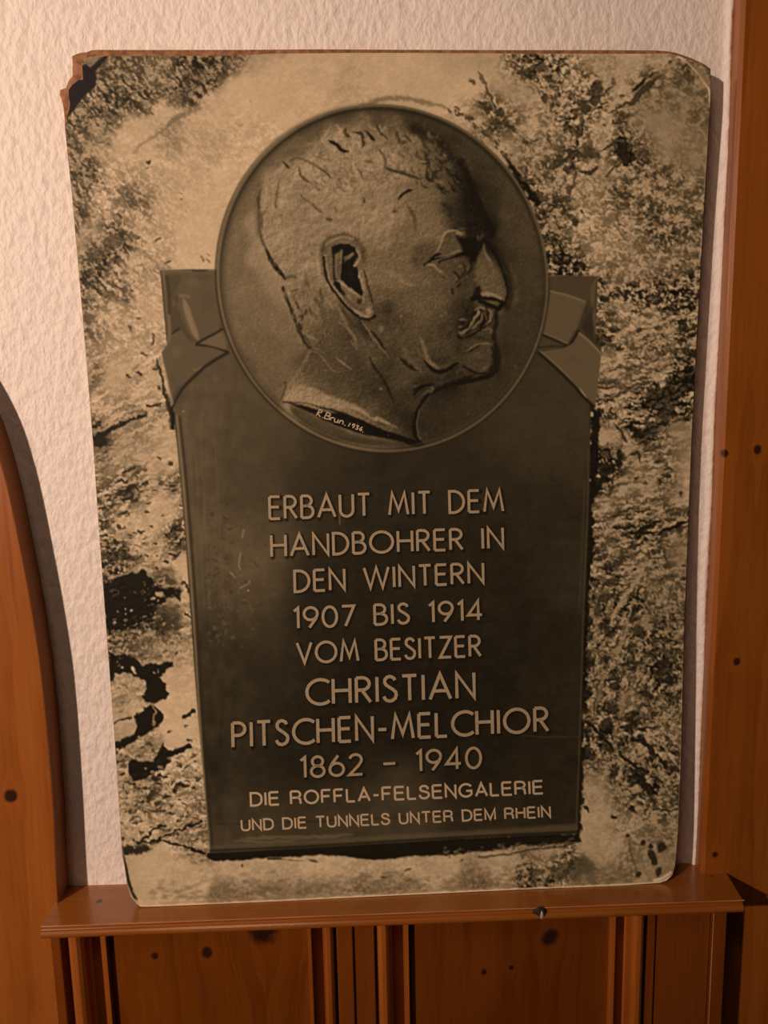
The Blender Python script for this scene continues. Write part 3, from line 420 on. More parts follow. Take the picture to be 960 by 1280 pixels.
FI('k2', [(265,640),(300,630),(340,640),(350,700),(370,740),(340,800),(310,790),(300,740),(270,710)], 34, .95, 1.4, .7); DB('k2', 430, 700, 9, 7, 66, .7, 0, 1); DB('k2', 360, 660, 7, 6, 66, .6, 0, 1)
for a in ([(170,690),(220,650),(265,620)], [(200,870),(240,810),(300,770)], [(240,920),(280,960),(320,985)], [(210,440),(290,400),(350,370)], [(295,325),(330,310)], [(200,300),(240,250)], [(600,100),(640,90)], [(240,470),(270,500),(340,500)], [(20,820),(100,830),(140,790)], [(150,400),(180,390)], [(180,515),(190,530)]): K('k2', a, 3, 52, .8, 1.1, 1, .7)
for x, y, rx, ry in ((150,280,9,9),(120,340,6,4),(50,400,8,6),(320,450,9,8),(300,540,5,8),(30,490,5,7),(20,570,8,5),(80,580,4,4),(60,700,12,7),(690,200,10,7),(760,200,8,6),(840,300,5,6),(860,350,3,6),(540,200,6,5),(240,220,4,6),(330,880,5,6),(300,970,6,4),(610,800,12,5)): DB('k2', x, y, rx, ry, 62, .6, -20, 1.1, .5)
for i in range(60):
    x = 385 + rs.rand() * 250; y = 780 + rs.rand() * 260; DB('k2', x, y, 1.6, 1.4, 150, .5)
# right middle bands
for i in range(150):
    t = rs.rand(); x = 730 + 145 * t; y = 374 - 6 * t + rs.randn() * 6
    DB('P', x, y, 2 + 3.5 * rs.rand(), 1.2 + 2 * rs.rand(), 34 if rs.rand() < .68 else 150, .7, rs.rand() * 60 - 30, .8)
K('k3', [(680,625),(760,622),(860,618)], 3.5, 30, .85, 1.2, 0, .6)
for x, y, rx, ry in ((180,130,5,6),(210,70,4,3),(60,150,4,3),(60,230,5,6),(110,350,14,5),(200,380,10,4),(330,470,5,5),(340,560,7,4),(380,640,8,4),(400,740,9,4),(350,790,11,5),(540,740,5,4),(850,720,6,4),(790,720,6,5),(765,380,3,3),(300,820,9,6),(840,880,6,6),(430,850,6,3)): DB('k3', x, y, rx, ry, 36, .75, 0, 1.1, .5)
FI('k3', [(15,110),(45,120),(100,190),(90,205),(40,160)], 140, .85, 1.4, .4)
FI('k3', [(325,600),(380,580),(430,570),(500,590),(490,640),(400,640),(330,630)], 140, .55, 2, 1.4); DB('k3', 600, 640, 7, 4, 140, .7, 0, .8)
FI('k4', [(500,290),(560,290),(640,230),(760,190),(860,140),(880,300),(780,360),(740,440),(760,520),(860,490),(862,530),(760,535),(690,520),(640,590),(560,660),(470,700),(430,690),(370,640),(345,600),(370,560),(440,600),(500,580),(560,560),(560,480),(480,440),(500,370)], 36, .72, 3, 1.8)
for x, y, rx, ry, t in ((630,265,4,6,150),(378,405,3,3,165),(400,600,4,5,150),(430,490,12,3,125),(190,435,5,4,130),(820,380,4,5,120),(740,460,3,5,130),(610,610,4,5,95),(560,480,6,3,120),(480,375,2,2,150),(740,600,14,6,112),(820,500,3,2,110),(300,460,3,3,110),(600,540,4,4,90)): DB('k4', x, y, rx, ry, t, .85, -30, .9)
FI('k4', [(345,600),(380,560),(395,590),(430,620),(430,660),(370,640)], D, .9, 1.5, .5)
FI('k4', [(50,700),(120,720),(150,770),(210,770),(280,770),(320,820),(310,880),(280,940),(210,1010),(150,1060),(120,1120),(60,1200),(40,1100),(40,800)], 27, .88, 2.5, 1.4)
for i in range(34): DB('k4', 60 + rs.rand() * 230, 720 + rs.rand() * 300, 1.3 + 1.5 * rs.rand(), 1 + 1 * rs.rand(), 150, .7, 45)
FI('k4', [(210,780),(260,770),(270,860),(220,850)], 120, .8, 1.2, .6); FI('k4', [(130,820),(160,790),(200,790),(200,850),(150,850)], 70, .8, 1.2, .6)
for a in ([(620,940),(660,930),(705,935)], [(640,990),(690,1000)], [(480,800),(520,800)], [(410,1030),(440,995)], [(470,1050),(500,1045)], [(770,1150),(780,1110)], [(560,880),(620,860)], [(330,1195),(350,1185)], [(590,1050),(620,1040)], [(240,560),(290,640),(340,720)], [(360,810),(430,820),(440,880)]): K('k4', a, 4, 42, .8, 1.3, 1, .9)
for a in ([(120,420),(180,390),(260,350),(330,310),(420,260),(500,270)], [(180,160),(250,140),(300,110)], [(540,70),(600,60)], [(560,155),(610,145)]): K('k4', a, 3, 52, .7, 1.2, 1, .8)
K('k5', [(400,235),(470,215),(550,190),(640,170)], 4, 30, .95, 1.2, 1, .6); K('k5', [(640,240),(700,215),(780,190),(860,155),(890,135)], 5, 28, .95, 1.2, 1, .6); K('k5', [(300,180),(350,190),(440,185)], 4, 36, .9, 1.2, 1, .6); K('k5', [(200,120),(300,100),(350,70),(420,40),(500,20)], 3.4, 48, .85, 1.2, 1, .7)
K('k5', [(710,320),(710,400),(730,460),(760,455)], 2.6, 55, .8, 1, 1, .5); DB('k5', 865, 490, 3, 2.4, 40, .9); DB('k5', 855, 592, 4, 3, 45, .9); DB('k5', 470, 530, 3, 2.4, 42, .9)
for y0 in (270, 340, 410, 440, 480, 520, 560, 600, 630, 690, 720):
    x = 200 + rs.rand() * 80; K('k5', [(x, y0), (x + 70, y0 + 12), (x + 160, y0 + 4 + 14 * rs.rand())], 2.3, 48, .7, 1, 1, .8)
for i in range(90): DB('k5', 520 + rs.rand() * 340, 560 + rs.rand() * 330, 1.7, 1.3, 72, .6)
FI('k5', [(430,640),(500,560),(530,540),(500,620),(440,700),(400,740),(370,810),(320,870),(300,940),(310,980),(270,980),(285,870),(330,790),(380,710)], 134, .92, 1.5, .6)
FI('k5', [(430,820),(445,800),(435,880),(420,970),(400,1060),(360,1160),(330,1200),(280,1190),(300,1150),(360,1100),(385,1020),(410,930)], 122, .85, 1.5, .6)
FI('k5', [(70,690),(100,700),(100,770),(150,810),(190,900),(200,980),(170,1080),(120,1180),(90,1160),(140,1080),(160,980),(140,900),(130,820),(90,780)], 118, .8, 1.6, .8)
K('k5', [(90,470),(85,430),(120,380),(140,350)], 4, 108, .85, 1.2); K('k5', [(130,480),(180,520),(230,570)], 3.4, 112, .85, 1.2); FI('k5', [(520,900),(560,900),(610,920),(605,1000),(560,1020),(525,990)], 125, .85, 1.4, .6)
DB('k5', 465, 840, 6, 5.5, 38, .95, 0, .8); K('k5', [(435,800),(480,790),(540,810),(560,870)], 1.6, 120, .8, 1); DB('k5', 470, 910, 8, 7, 48, .85, 0, 1.2)
for x, y, rx, ry in ((480,1000,10,7),(510,1040,8,5),(660,960,9,6),(700,990,7,5),(270,1040,8,7),(90,1250,8,7),(240,1250,3,7),(330,990,5,3),(220,960,7,6),(100,940,7,7),(100,1050,8,10),(460,1130,6,5),(400,1160,5,4),(640,1180,16,6),(800,1180,12,6),(600,1100,9,5),(700,1090,12,6),(560,1200,10,5),(750,1240,12,6),(230,750,12,6),(170,840,6,9),(600,940,4,3),(820,930,9,3)): DB('k5', x, y, rx, ry, 40, .72, 0, 1.3, .5)
for i in range(60): DB('k5', 380 + rs.rand() * 470, 940 + rs.rand() * 330, 2.2 + 1.6 * rs.rand(), 1.6, 118, .5, rs.rand() * 90)
for x, y, rx, ry, an in ((150,60,9,8,0),(280,20,3,8,80),(345,120,6,6,0),(350,230,8,6,0),(360,180,4,5,0),(480,100,8,3,0),(440,40,10,3,-20),(130,290,9,10,0),(120,400,8,6,0),(210,380,6,8,20),(335,390,8,9,0),(300,350,3,3,0),(295,520,9,11,0),(490,460,12,9,0),(460,530,11,5,-10),(580,540,13,2,-5),(310,680,10,9,35),(260,610,8,6,45),(390,660,4,6,0),(440,770,7,3,45),(560,650,8,3,30),(650,740,10,3,40),(540,620,6,3,0),(520,830,13,3,20),(350,820,4,4,0),(340,880,8,4,-60),(600,1000,11,4,60),(560,930,9,4,70),(730,80,14,10,20),(700,160,14,9,20),(590,290,14,5,20),(760,190,10,7,0),(640,440,6,5,0),(150,760,9,4,0),(180,840,9,1.6,-5),(130,740,5,8,0),(800,850,10,5,30),(730,800,8,3,40),(780,720,8,3,30),(735,620,5,3,40),(490,960,7,4,0),(700,680,7,2.4,45)): DB('k6', x, y, rx, ry, 36, .82, an, 1.2, .6)
for a in ([(130,490),(180,530),(240,590),(300,650),(360,710),(400,750),(450,790),(520,830),(590,860)], [(490,620),(560,640),(620,690),(690,770),(740,820)], [(540,900),(570,960),(610,1020)], [(150,500),(210,560),(250,600)], [(120,560),(150,610)]): K('k6', a, 4, 30, .85, 1.2, 0, .9)
for a in ([(370,760),(360,700),(340,640)], [(350,480),(370,530),(350,600),(375,690)], [(250,20),(260,120),(240,250),(225,330),(200,440)], [(420,320),(400,400),(370,460)], [(170,310),(180,380),(165,440)]): K('k6', a, 4.2, 116, .7, 1.4, 1, .8)
for i in range(60): DB('k6', 390 + rs.rand() * 440, 60 + rs.rand() * 500, 2.5 + 2 * rs.rand(), 1.6, 100, .5, -30)
# dark gap right of the tablet
FI('P', [(741,512),(750,514),(748,560),(746,600),(741,640),(742,690),(738,720),(735,760),(733,800),(733,850),(729,900),(730,950),(727,1000),(724,1045),(719,1045),(727,800),(733,640)], 22, .95, 2.0, 1.3)
# dark gap left of the tablet
FI('z3', [(640,-20),(660,40),(690,150),(720,250),(750,345),(770,370),(770,520),(735,520),(725,440),(712,330),(680,220),(660,120),(630,40)], 40, .9, 1.6, .5)
FI('z3', [(735,350),(770,355),(768,520),(738,515)], 24, .9, 1.4, .4)
def warp(A, dx, dy):
    fx = np.clip(gxx - AX0 + dx, 0, AW - 1.001); fy = np.clip(gyy - AY0 + dy, 0, AH - 1.001)
    ix = fx.astype(int); iy = fy.astype(int); tx = fx - ix; ty = fy - iy
    return (A[iy, ix] * (1 - tx) + A[iy, ix + 1] * tx) * (1 - ty) + (A[iy + 1, ix] * (1 - tx) + A[iy + 1, ix + 1] * tx) * ty
WARPX = 1.7 * up_noise(7, 7, 911) + 0.9 * up_noise(3, 3, 912) + 0.5 * up_noise(1.7, 1.7, 915); WARPY = 1.7 * up_noise(7, 7, 913) + 1.1 * up_noise(3, 3, 914) + 0.5 * up_noise(1.7, 1.7, 916)
calm = np.clip(1 - sstep(gyy - (1066 - (gxx - 262) * .054), -6, 2) * 0.55, 0, 1)
T = warp(T, WARPX * calm, WARPY * calm)
# crisp fine relief of the stone: slanting light on small lumps
fb_ = 0.6 * rot_noise(6, 4, -20, 95) + 0.4 * rot_noise(3, 2.4, 10, 96)
emb = fb_ - np.roll(np.roll(fb_, 1, 0), 1, 1)
T = T * (1 + emb * (0.04 + 0.42 * Rd)) + 1.4 * grain
ROCK = T

# --- the bronze tablet with its ribbons
RIM = [(28,480),(36,400),(60,310),(95,245),(130,190),(190,135),(250,95),(315,70),(380,56),(430,51),(480,51),(540,58),(600,73),(665,98),(720,130),(780,175),(830,225),(870,285),(900,350),(920,440),(927,520),(925,585),(912,655),(885,730),(845,795),(795,855),(740,905),(670,950),(600,980),(550,995),(500,1000),(440,997),(380,985),(310,957),(250,920),(185,868),(130,810),(85,740),(55,670),(35,580)]
_r = np.array(tp('A', RIM))
_m = np.stack([_r[:, 0] ** 2, _r[:, 0] * _r[:, 1], _r[:, 1] ** 2, _r[:, 0], _r[:, 1]], 1) / np.array([1e5, 1e5, 1e5, 1e3, 1e3])
_c = np.linalg.lstsq(_m, np.ones(len(_r)), rcond=None)[0] / np.array([1e5, 1e5, 1e5, 1e3, 1e3])
_M = np.array([[_c[0], _c[1] / 2], [_c[1] / 2, _c[2]]]); _ctr = np.linalg.solve(-2 * _M, _c[3:5]); _k = 1 + _ctr @ _M @ _ctr
_w, _v = np.linalg.eigh(_M / _k)
def ring(scale_px, n=120):
    t = np.linspace(0, 2 * np.pi, n, endpoint=False); rr = 1 / np.sqrt(_w)
    return _ctr + (_v @ (np.stack([np.cos(t) * (rr[0] + scale_px), np.sin(t) * (rr[1] + scale_px)]))).T
DISC = ring(0.0)
PLAQUE = [(200.5,338),(240,336.5),(275,337),(300,330),(660,340),(686,344),(747,345),(746,380),(744.5,420),(752,440),(747,480),(744,509),(738,515),(736,640),(731,760),(727,900),(722,1042),(600,1047),(480,1054),(380,1060),(262,1066),(255,980),(245,860),(238,760),(231,660),(222,560),(217,515),(215,507),(209,475),(202,440),(209,430),(205,390)]
F1 = field(parse(PLAQ_S), (2,), sig=34)[..., 0]
T = F1.copy()
T += 5 * rot_noise(5, 60, 3, 71) * np.clip((330 - gxx) / 80, 0.15, 1) + 1.4 * rot_noise(30, 2.5, -4, 72) + 7 * up_noise(9, 12, 74) * np.clip((345 - gxx) / 60, 0, 1) + 3.5 * iso + 2.5 * grain + 3 * up_noise(22, 18, 73)
T = np.maximum(T, 18)
K = lambda *a, **k: stroke(T, *a, **k)
FI = lambda *a, **k: fill(T, *a, **k)
DB = lambda *a, **k: dab(T, *a, **k)
# scratches and scuffs on the left half
for i in range(190):
    x = 258 + abs(rs.randn()) * 32; y = 630 + rs.rand() * 180; DB('P', x, y, 1.2 + 3 * rs.rand(), 1 + 1.5 * rs.rand(), 104 if rs.rand() < .62 else 46, .42, rs.rand() * 180)
for a in ([(301,690),(299,705),(301,712)], [(305,662),(303,672)], [(313,727),(308,731),(300,735)], [(288,715),(294,722)]): K('P', a, 1.4, 150, .7, .8, 0, .4)
DB('P', 310.5, 738, 1.4, 1.2, 195, .95)
for x in (236, 243, 250, 268): K('P', [(x, 540), (x + 6, 640), (x + 12, 760)], 1.4, 105, .35, 1.4, 1, .6)
# raised borders
K('P', [(221,520),(229,600),(237,700),(244,800),(250,900),(257,1000),(262,1063)], 2.2, 128, .75, 1.0, 0, .15)
K('P', [(225,522),(233,600),(241,700),(248,800),(254,900),(261,1000),(266,1058)], 2.6, 40, .7, 1.3)
K('P', [(217.5,516),(225,600),(233.5,700),(240.5,800),(247,900),(253.5,1000),(258.5,1064)], 2.4, 34, .9, 1.0)
K('P', [(266,1058),(380,1053),(500,1046),(620,1040),(718,1034)], 8, 92, .55, 4, 3, .5); K('P', [(300,1049),(340,1046),(400,1046),(440,1042)], 3.5, 118, .5, 2, 1, 1)
K('P', [(290,1050),(330,1052),(380,1049)], 1.4, 130, .5, 1, 1, .8); K('P', [(262,1063),(380,1057.5),(480,1051.5),(600,1044.5),(722,1039)], 2, 26, .8, 1)
K('P', [(735.5,560),(734,640),(729,760),(725,900),(720,1036)], 1.3, 72, .7, .8); K('P', [(731,600),(729,640),(724,760)], 2.2, 62, .5, 1.4)
K('P', [(270,1030),(400,1026),(560,1018),(700,1008)], 1.6, 26, .4, 2, 1, 1)
K('P', [(640,918),(680,921),(722,920)], 1.0, 66, .6, .8, 1, .3)
# left ribbon
FI('P', [(200.5,338),(275,337),(274,412),(286,441),(262,454),(245,469),(232,487),(217,508),(209,475),(202,440),(209,430)], 92, .85, 1.2)
FI('r1', [(150,140),(200,125),(250,130),(240,180),(200,260),(170,300),(150,230)], 70, .6, 3, .5); DB('r1', 420, 300, 12, 20, 78, .4, 0, 0, .2); DB('r1', 330, 180, 10, 8, 112, .35, 0, 0, .2); DB('r1', 400, 140, 12, 5, 74, .4)
FI('r1', [(195,275),(240,260),(215,330),(250,410),(290,500),(345,575),(300,560),(240,480),(190,520),(180,430)], 66, .6, 2.5, .6)
K('r1', [(265,285),(285,350),(310,430),(340,510),(365,560)], 7, 142, .75, 2.4, 1); K('r1', [(240,270),(262,262),(300,272)], 3, 130, .6, 1.5); K('r1', [(205,300),(200,330)], 1.5, 120, .6, 1)
K('r1', [(128,100),(150,230),(160,350),(172,480),(168,570)], 2.8, 118, .75, 1.2); K('r1', [(152,140),(165,250),(172,380)], 4, 55, .75, 1.6); K('r1', [(110,95),(120,200),(132,350),(145,480),(150,580)], 2.2, 48, .85, 1)
K('r1', [(120,98),(200,100),(300,103),(480,98)], 2, 112, .6, 1); K('r1', [(330,100),(420,97)], 2, 40, .8, 1); K('r1', [(115,90),(250,90),(340,94)], 1.4, 60, .8, .9)
K('r1', [(355,582),(420,545),(480,515),(520,490)], 2.8, 30, .92, 1); K('r1', [(350,592),(430,600),(500,618),(560,640)], 2.6, 30, .92, 1); FI('r1', [(375,582),(500,512),(525,500),(550,610),(545,628),(440,602)], 112, .6, 1, .2)
K('r1', [(185,522),(215,498),(245,482)], 2.4, 34, .85, 1.2, 1)
K('r1', [(560,645),(480,690),(400,745),(330,810),(270,870),(230,930),(200,985),(180,1020)], 3.6, 32, .92, 1.3); K('r1', [(250,860),(215,920),(195,985)], 5, 60, .5, 2, 1)
K('r1', [(108,650),(120,700),(145,790),(165,880),(190,980)], 3, 146, .85, 1); K('r1', [(92,690),(110,760),(140,880),(170,1000),(180,1100)], 3.6, 40, .9, 1.2); K('r1', [(118,640),(132,610),(155,590)], 2.4, 130, .7, 1.2)
K('r1', [(330,750),(350,765),(380,740)], 1.2, 140, .6, .8); DB('r1', 215, 640, 9, 9, 112, .5, 0, 0, .1); DB('r1', 200, 830, 6, 12, 78, .4, -20, 0, .1); DB('r1', 262, 1035, 1.3, 1.3, 165, .9)
# right ribbon
FI('r2', [(135,125),(475,125),(470,330),(455,560),(490,650),(455,1005),(405,960),(300,850),(180,730),(60,635),(130,400)], 62, .9, 1.2)
FI('r2', [(150,140),(440,135),(430,260),(400,300),(150,225)], 68, .8, 2, .4); K('r2', [(145,130),(300,125),(460,128)], 2, 112, .75, 1); K('r2', [(455,140),(435,210),(430,300),(440,420),(445,520)], 4.4, 92, .7, 2, 1)
FI('r2', [(440,310),(350,480),(440,590),(430,400)], 40, .7, 3, .5); K('r2', [(470,140),(465,400),(460,580)], 3, 36, .8, 1.6)
FI('r2', [(150,235),(260,262),(385,308),(400,320),(350,470),(300,550),(262,585),(200,560),(100,518)], 88, .92, 1.2); K('r2', [(150,236),(260,262),(380,305)], 1.8, 122, .75, 1); FI('r2', [(385,310),(405,330),(360,450),(290,580),(265,585),(330,470)], 44, .75, 2.5, .3)
K('r2', [(100,518),(180,550),(262,585)], 2.2, 118, .6, 1); K('r2', [(98,528),(180,562),(265,597),(300,560),(335,500)], 3, 28, .9, 1.2); FI('r2', [(90,535),(250,600),(150,605),(70,610)], 66, .8, 1)
K('r2', [(60,612),(150,602),(250,605)], 1.8, 38, .9, 1)
FI('r2', [(340,512),(400,560),(490,650),(475,840),(455,1000),(400,950),(290,835),(170,720),(70,640),(240,615),(300,580)], 88, .92, 1); K('r2', [(340,515),(400,562),(488,655)], 2, 125, .75, 1); K('r2', [(490,670),(478,820),(457,990)], 2, 118, .75, 1)
K('r2', [(70,645),(170,735),(280,840),(370,940),(440,1010)], 3, 27, .95, 1.1); K('r2', [(340,880),(390,945)], 1.4, 150, .85, .8, 1); K('r2', [(80,634),(180,715),(290,825)], 1.4, 112, .6, .8); FI('r2', [(410,980),(450,1010),(430,1150),(410,1180)], 26, .9, 1.4, .3)
DB('r2', 300, 690, 12, 7, 76, .5, 0, 0, .1)
TAB = T.copy()
# --- the medallion
RT_ = field(parse(HEAD_S), (2,), sig=9.5)[..., 0]
T = RT_.copy()
T += 2.6 * iso + 2.4 * grain + 2.2 * up_noise(15, 13, 81)
K = lambda *a, **k: stroke(T, *a, **k)
FI = lambda *a, **k: fill(T, *a, **k)
DB = lambda *a, **k: dab(T, *a, **k)
HEAD = tp('A', [(207,853),(222,815),(240,780),(262,745),(278,712),(262,680),(245,650),(228,610),(210,560),(190,505),(165,455),(148,410),(140,350),(140,300),(155,255),(180,222),(212,205),(250,175),(290,140),(330,112),(370,95),(420,80),(480,72),(540,78),(600,100),(645,138),(680,185),(700,240),(715,290),(738,335),(752,368),(768,390),(770,405),(757,420),(760,450),(785,485),(800,520),(808,560),(805,585),(785,592),(778,605),(782,640),(774,662),(778,685),(772,700),(780,715),(784,745),(772,770),(745,782),(700,795),(650,812),(610,826),(590,845),(568,880),(562,920),(568,950),(592,972),(545,962),(480,944),(400,912),(300,875)])
# outline accents
K('A', [(140,300),(138,350),(146,410),(165,455)], 2.6, 92, .75, 2); K('A', [(140,260),(132,330),(138,400)], 5, 92, .35, 3)
K('A', [(160,440),(175,475),(195,500),(212,522)], 5, 52, .9, 1.6, 1); K('A', [(205,520),(230,515),(240,520)], 3, 80, .6, 1.5, 1); K('A', [(150,455),(180,500),(205,560),(225,610)], 2, 138, .4, 1.5)
K('A', [(205,545),(225,600),(245,650),(262,690),(280,712)], 3.2, 52, .8, 1.6); K('A', [(240,585),(255,610)], 2, 60, .6, 1)
K('A', [(280,712),(262,750),(240,785),(222,812),(205,850)], 2.2, 130, .45, 2); K('A', [(235,700),(270,705)], 2, 82, .4, 2)
K('A', [(205,856),(260,858),(300,868),(350,882),(400,900),(450,925),(500,945),(545,962)], 2.4, 34, .75, 1.2)
# the dark sloping edge under the neck
FI('h6', [(130,622),(230,640),(330,668),(430,690),(520,700),(600,725),(680,760),(760,790),(850,830),(955,862),(1080,905),(1130,945),(1090,960),(980,915),(860,890),(750,872),(650,850),(560,820),(470,790),(380,750),(300,700),(200,660)], 26, .95, 1.6)
FI('h6', [(130,640),(240,670),(340,720),(440,780),(560,830),(700,870),(860,905),(960,930),(820,935),(650,930),(480,910),(340,860),(230,780),(150,700)], 56, .7, 4, .5)
K('h6', [(380,760),(440,790),(500,820),(560,835)], 4, 66, .5, 2.5, 1, .8); K('h6', [(500,880),(700,915),(900,940)], 5, 66, .5, 3, 1, .6)
FI('h6', [(75,608),(160,490),(230,480),(330,520),(430,570),(560,610),(640,640),(690,690),(720,730),(600,690),(480,655),(330,640),(200,620)], 140, .75, 3, .5)
K('h6', [(640,660),(700,700),(745,745),(790,740),(850,765),(930,800)], 4.4, 132, .75, 1.6, 1, .4); K('h6', [(860,800),(900,795),(945,812)], 3, 90, .8, 1.2, 1); K('h6', [(560,665),(640,690),(720,740),(800,780),(900,830)], 3, 84, .6, 2, 1)
K('h6', [(395,600),(410,580)], 3, 160, .6, 1.6); DB('h6', 180, 560, 7, 5, 155, .5, 20, 0, .1); DB('h6', 330, 540, 8, 4, 122, .5)
K('h6', [(90,470),(105,480),(70,600)], 1.4, 66, .6, 1)
# profile: dark cast along the face
K('A', [(560,110),(620,140),(665,185),(690,235),(705,280),(725,320),(745,350),(765,385)], 9, 28, .55, 6, 0, .6)
K('A', [(690,200),(712,250),(728,300),(752,345),(772,385),(775,400)], 7, 27, .7, 4, 0, .5)
K('A', [(768,425),(788,455),(808,490),(820,530),(824,565),(814,600)], 7, 30, .6, 5); K('A', [(762,425),(782,456),(800,492),(812,530),(816,562),(808,588)], 2.4, 26, .6, 1.6); K('A', [(808,590),(795,598),(785,612),(786,640),(780,665),(784,700),(790,720),(792,750),(782,775),(760,788)], 4.2, 29, .7, 3)
K('A', [(770,385),(772,395),(760,412),(758,432)], 3.4, 28, .9, 1.4)
K('A', [(760,788),(720,798),(680,805),(640,815),(610,828)], 5, 27, .85, 1.8); K('A', [(608,828),(590,848),(572,875),(564,905),(564,940),(572,960),(588,972)], 3.4, 28, .9, 1.3); K('A', [(576,880),(570,925),(580,958)], 1.2, 96, .5, .9)
K('A', [(575,820),(590,815),(612,818),(605,832)], 2, 90, .5, 1.2); K('A', [(562,838),(568,820),(590,812)], 3, 34, .8, 1.4)
# hair: rows of short locks
def lock(x, y, L, ang, t1, t0, w=2.2, tile='A', al=.6):
    a = math.radians(ang); dx, dy = math.cos(a) * L, math.sin(a) * L; cx, cy = -dy * .25, dx * .25
    s_ = TILES[tile][2]; off = 2.0 * s_
    K(tile, [(x, y), (x + dx * .5 + cx, y + dy * .5 + cy), (x + dx, y + dy)], w, t1, al, 1.4, 1)
    K(tile, [(x + off * .6, y + off * .7), (x + dx * .5 + cx + off * .6, y + dy * .5 + cy + off * .7), (x + dx + off * .5, y + dy + off * .6)], w * .8, t0, al * .85, 1.2, 1)
for i in range(210):
    u = rs.rand(); v = rs.rand()
    x = 250 + 430 * u; y = 95 + 150 * v + 60 * abs(u - .5)
    if (x - 470) ** 2 / 245 ** 2 + (y - 330) ** 2 / 258 ** 2 > 1: continue
    b = 150 - 105 * max(0, (x - 470) / 230) - 15 * v
    lock(x, y, 12 + 22 * rs.rand(), 25 + 45 * rs.rand(), b + 12, b - 44, 1.8 + 2.2 * rs.rand(), 'A', .38)
for i in range(110):
    x = 150 + 150 * rs.rand(); y = 230 + 330 * rs.rand()
    if x < 150 + max(0, (y - 420)) * .45: continue
    lock(x, y, 10 + 18 * rs.rand(), 70 + 40 * rs.rand(), 150, 112, 1.4 + 1.2 * rs.rand(), 'A', .28)
for i in range(70):
    x = 225 + 100 * rs.rand(); y = 540 + 130 * rs.rand(); lock(x, y, 14, 60 + 30 * rs.rand(), 132, 82, 1.3, 'A', .4)
for i in range(60):
    x = 430 + 110 * rs.rand(); y = 250 + 190 * rs.rand(); lock(x, y, 14, 80 + 50 * rs.rand(), 140, 98, 1.5, 'A', .3)
# named locks and creases
for a, w, t, al in (([(600,275),(660,305),(710,350),(755,362)], 4.2, 40, .85), ([(650,300),(700,330)], 2, 60, .5), ([(260,430),(300,470),(310,480)], 2.4, 62, .75), ([(320,430),(360,410),(440,430),(500,460),(580,510),(620,560)], 2.4, 76, .8), ([(385,470),(390,520),(430,570),(480,600)], 2.6, 84, .7), ([(480,600),(530,590)], 2.4, 96, .5), ([(230,580),(220,680),(205,740),(215,790)], 3, 92, .55), ([(130,800),(110,840)], 3, 100, .5), ([(480,740),(500,770),(560,820)], 3, 70, .6), ([(580,860),(640,870)], 4, 66, .55), ([(730,180),(735,230),(770,250)], 3, 66, .7), ([(780,215),(850,225),(865,290),(855,330)], 3.4, 62, .7), ([(880,200),(920,240),(955,280)], 3, 55, .7), ([(860,700),(875,750)], 3, 74, .6), ([(820,480),(860,550)], 2.4, 84, .5), ([(650,770),(665,810)], 1.8, 84, .6), ([(390,680),(430,720),(480,750)], 2.4, 96, .5), ([(380,340),(300,370),(280,400)], 5, 92, .5), ([(100,640),(80,720),(100,860),(110,950)], 3.5, 74, .5), ([(870,430),(950,440)], 3, 86, .5)): K('h1', a, w, t, al, 1.3, 1, .2)
for a, w, t, al in (([(340,415),(400,420),(480,450),(570,495)], 1.8, 152, .6), ([(200,520),(250,480),(280,455)], 3, 148, .5), ([(560,210),(600,200),(560,270),(620,330),(680,390)], 3.4, 158, .45), ([(660,160),(690,200),(670,240)], 3, 158, .5), ([(815,280),(840,310),(835,340)], 2.6, 160, .7), ([(700,880),(780,870),(850,880)], 2, 138, .6), ([(780,490),(860,485),(950,505)], 1.4, 158, .7), ([(390,560),(430,600),(500,600)], 2.4, 150, .5), ([(140,750),(180,830),(210,880)], 3, 140, .4), ([(430,690),(490,750),(540,800)], 2.4, 146, .4), ([(720,170),(700,230),(760,300)], 3, 150, .5), ([(860,690),(850,760)], 2.4, 152, .4)): K('h1', a, w, t, al, 1.4, 1, .3)
FI('h1', [(400,470),(470,460),(560,510),(600,560),(540,590),(470,590),(410,540)], 156, .45, 3)
for a, w, t, al in (([(230,718),(255,680),(290,655),(340,645)], 3.2, 30, .95), ([(120,470),(180,500),(260,520),(330,545),(400,565)], 3.6, 66, .75), ([(440,480),(450,560),(480,570),(500,520),(540,500)], 4, 52, .75), ([(430,380),(450,440),(455,490)], 4, 60, .7), ([(0,220),(45,275)], 2.6, 52, .75), ([(60,140),(80,200),(130,250),(150,270)], 2.6, 70, .7), ([(75,330),(130,420),(130,470)], 2.6, 76, .6), ([(200,780),(190,810),(215,800)], 2.6, 72, .6), ([(210,200),(240,290),(300,280)], 3.6, 60, .55), ([(270,230),(330,290)], 3, 56, .55), ([(560,340),(600,330),(600,420),(550,430)], 2.4, 42, .7), ([(490,250),(560,330),(540,390)], 3.4, 40, .7), ([(290,760),(350,860),(350,950)], 5, 74, .5), ([(400,200),(420,300),(470,360)], 5, 56, .55), ([(550,740),(620,800),(600,860)], 5, 46, .5)): K('h2', a, w, t, al, 1.4, 1, .3)
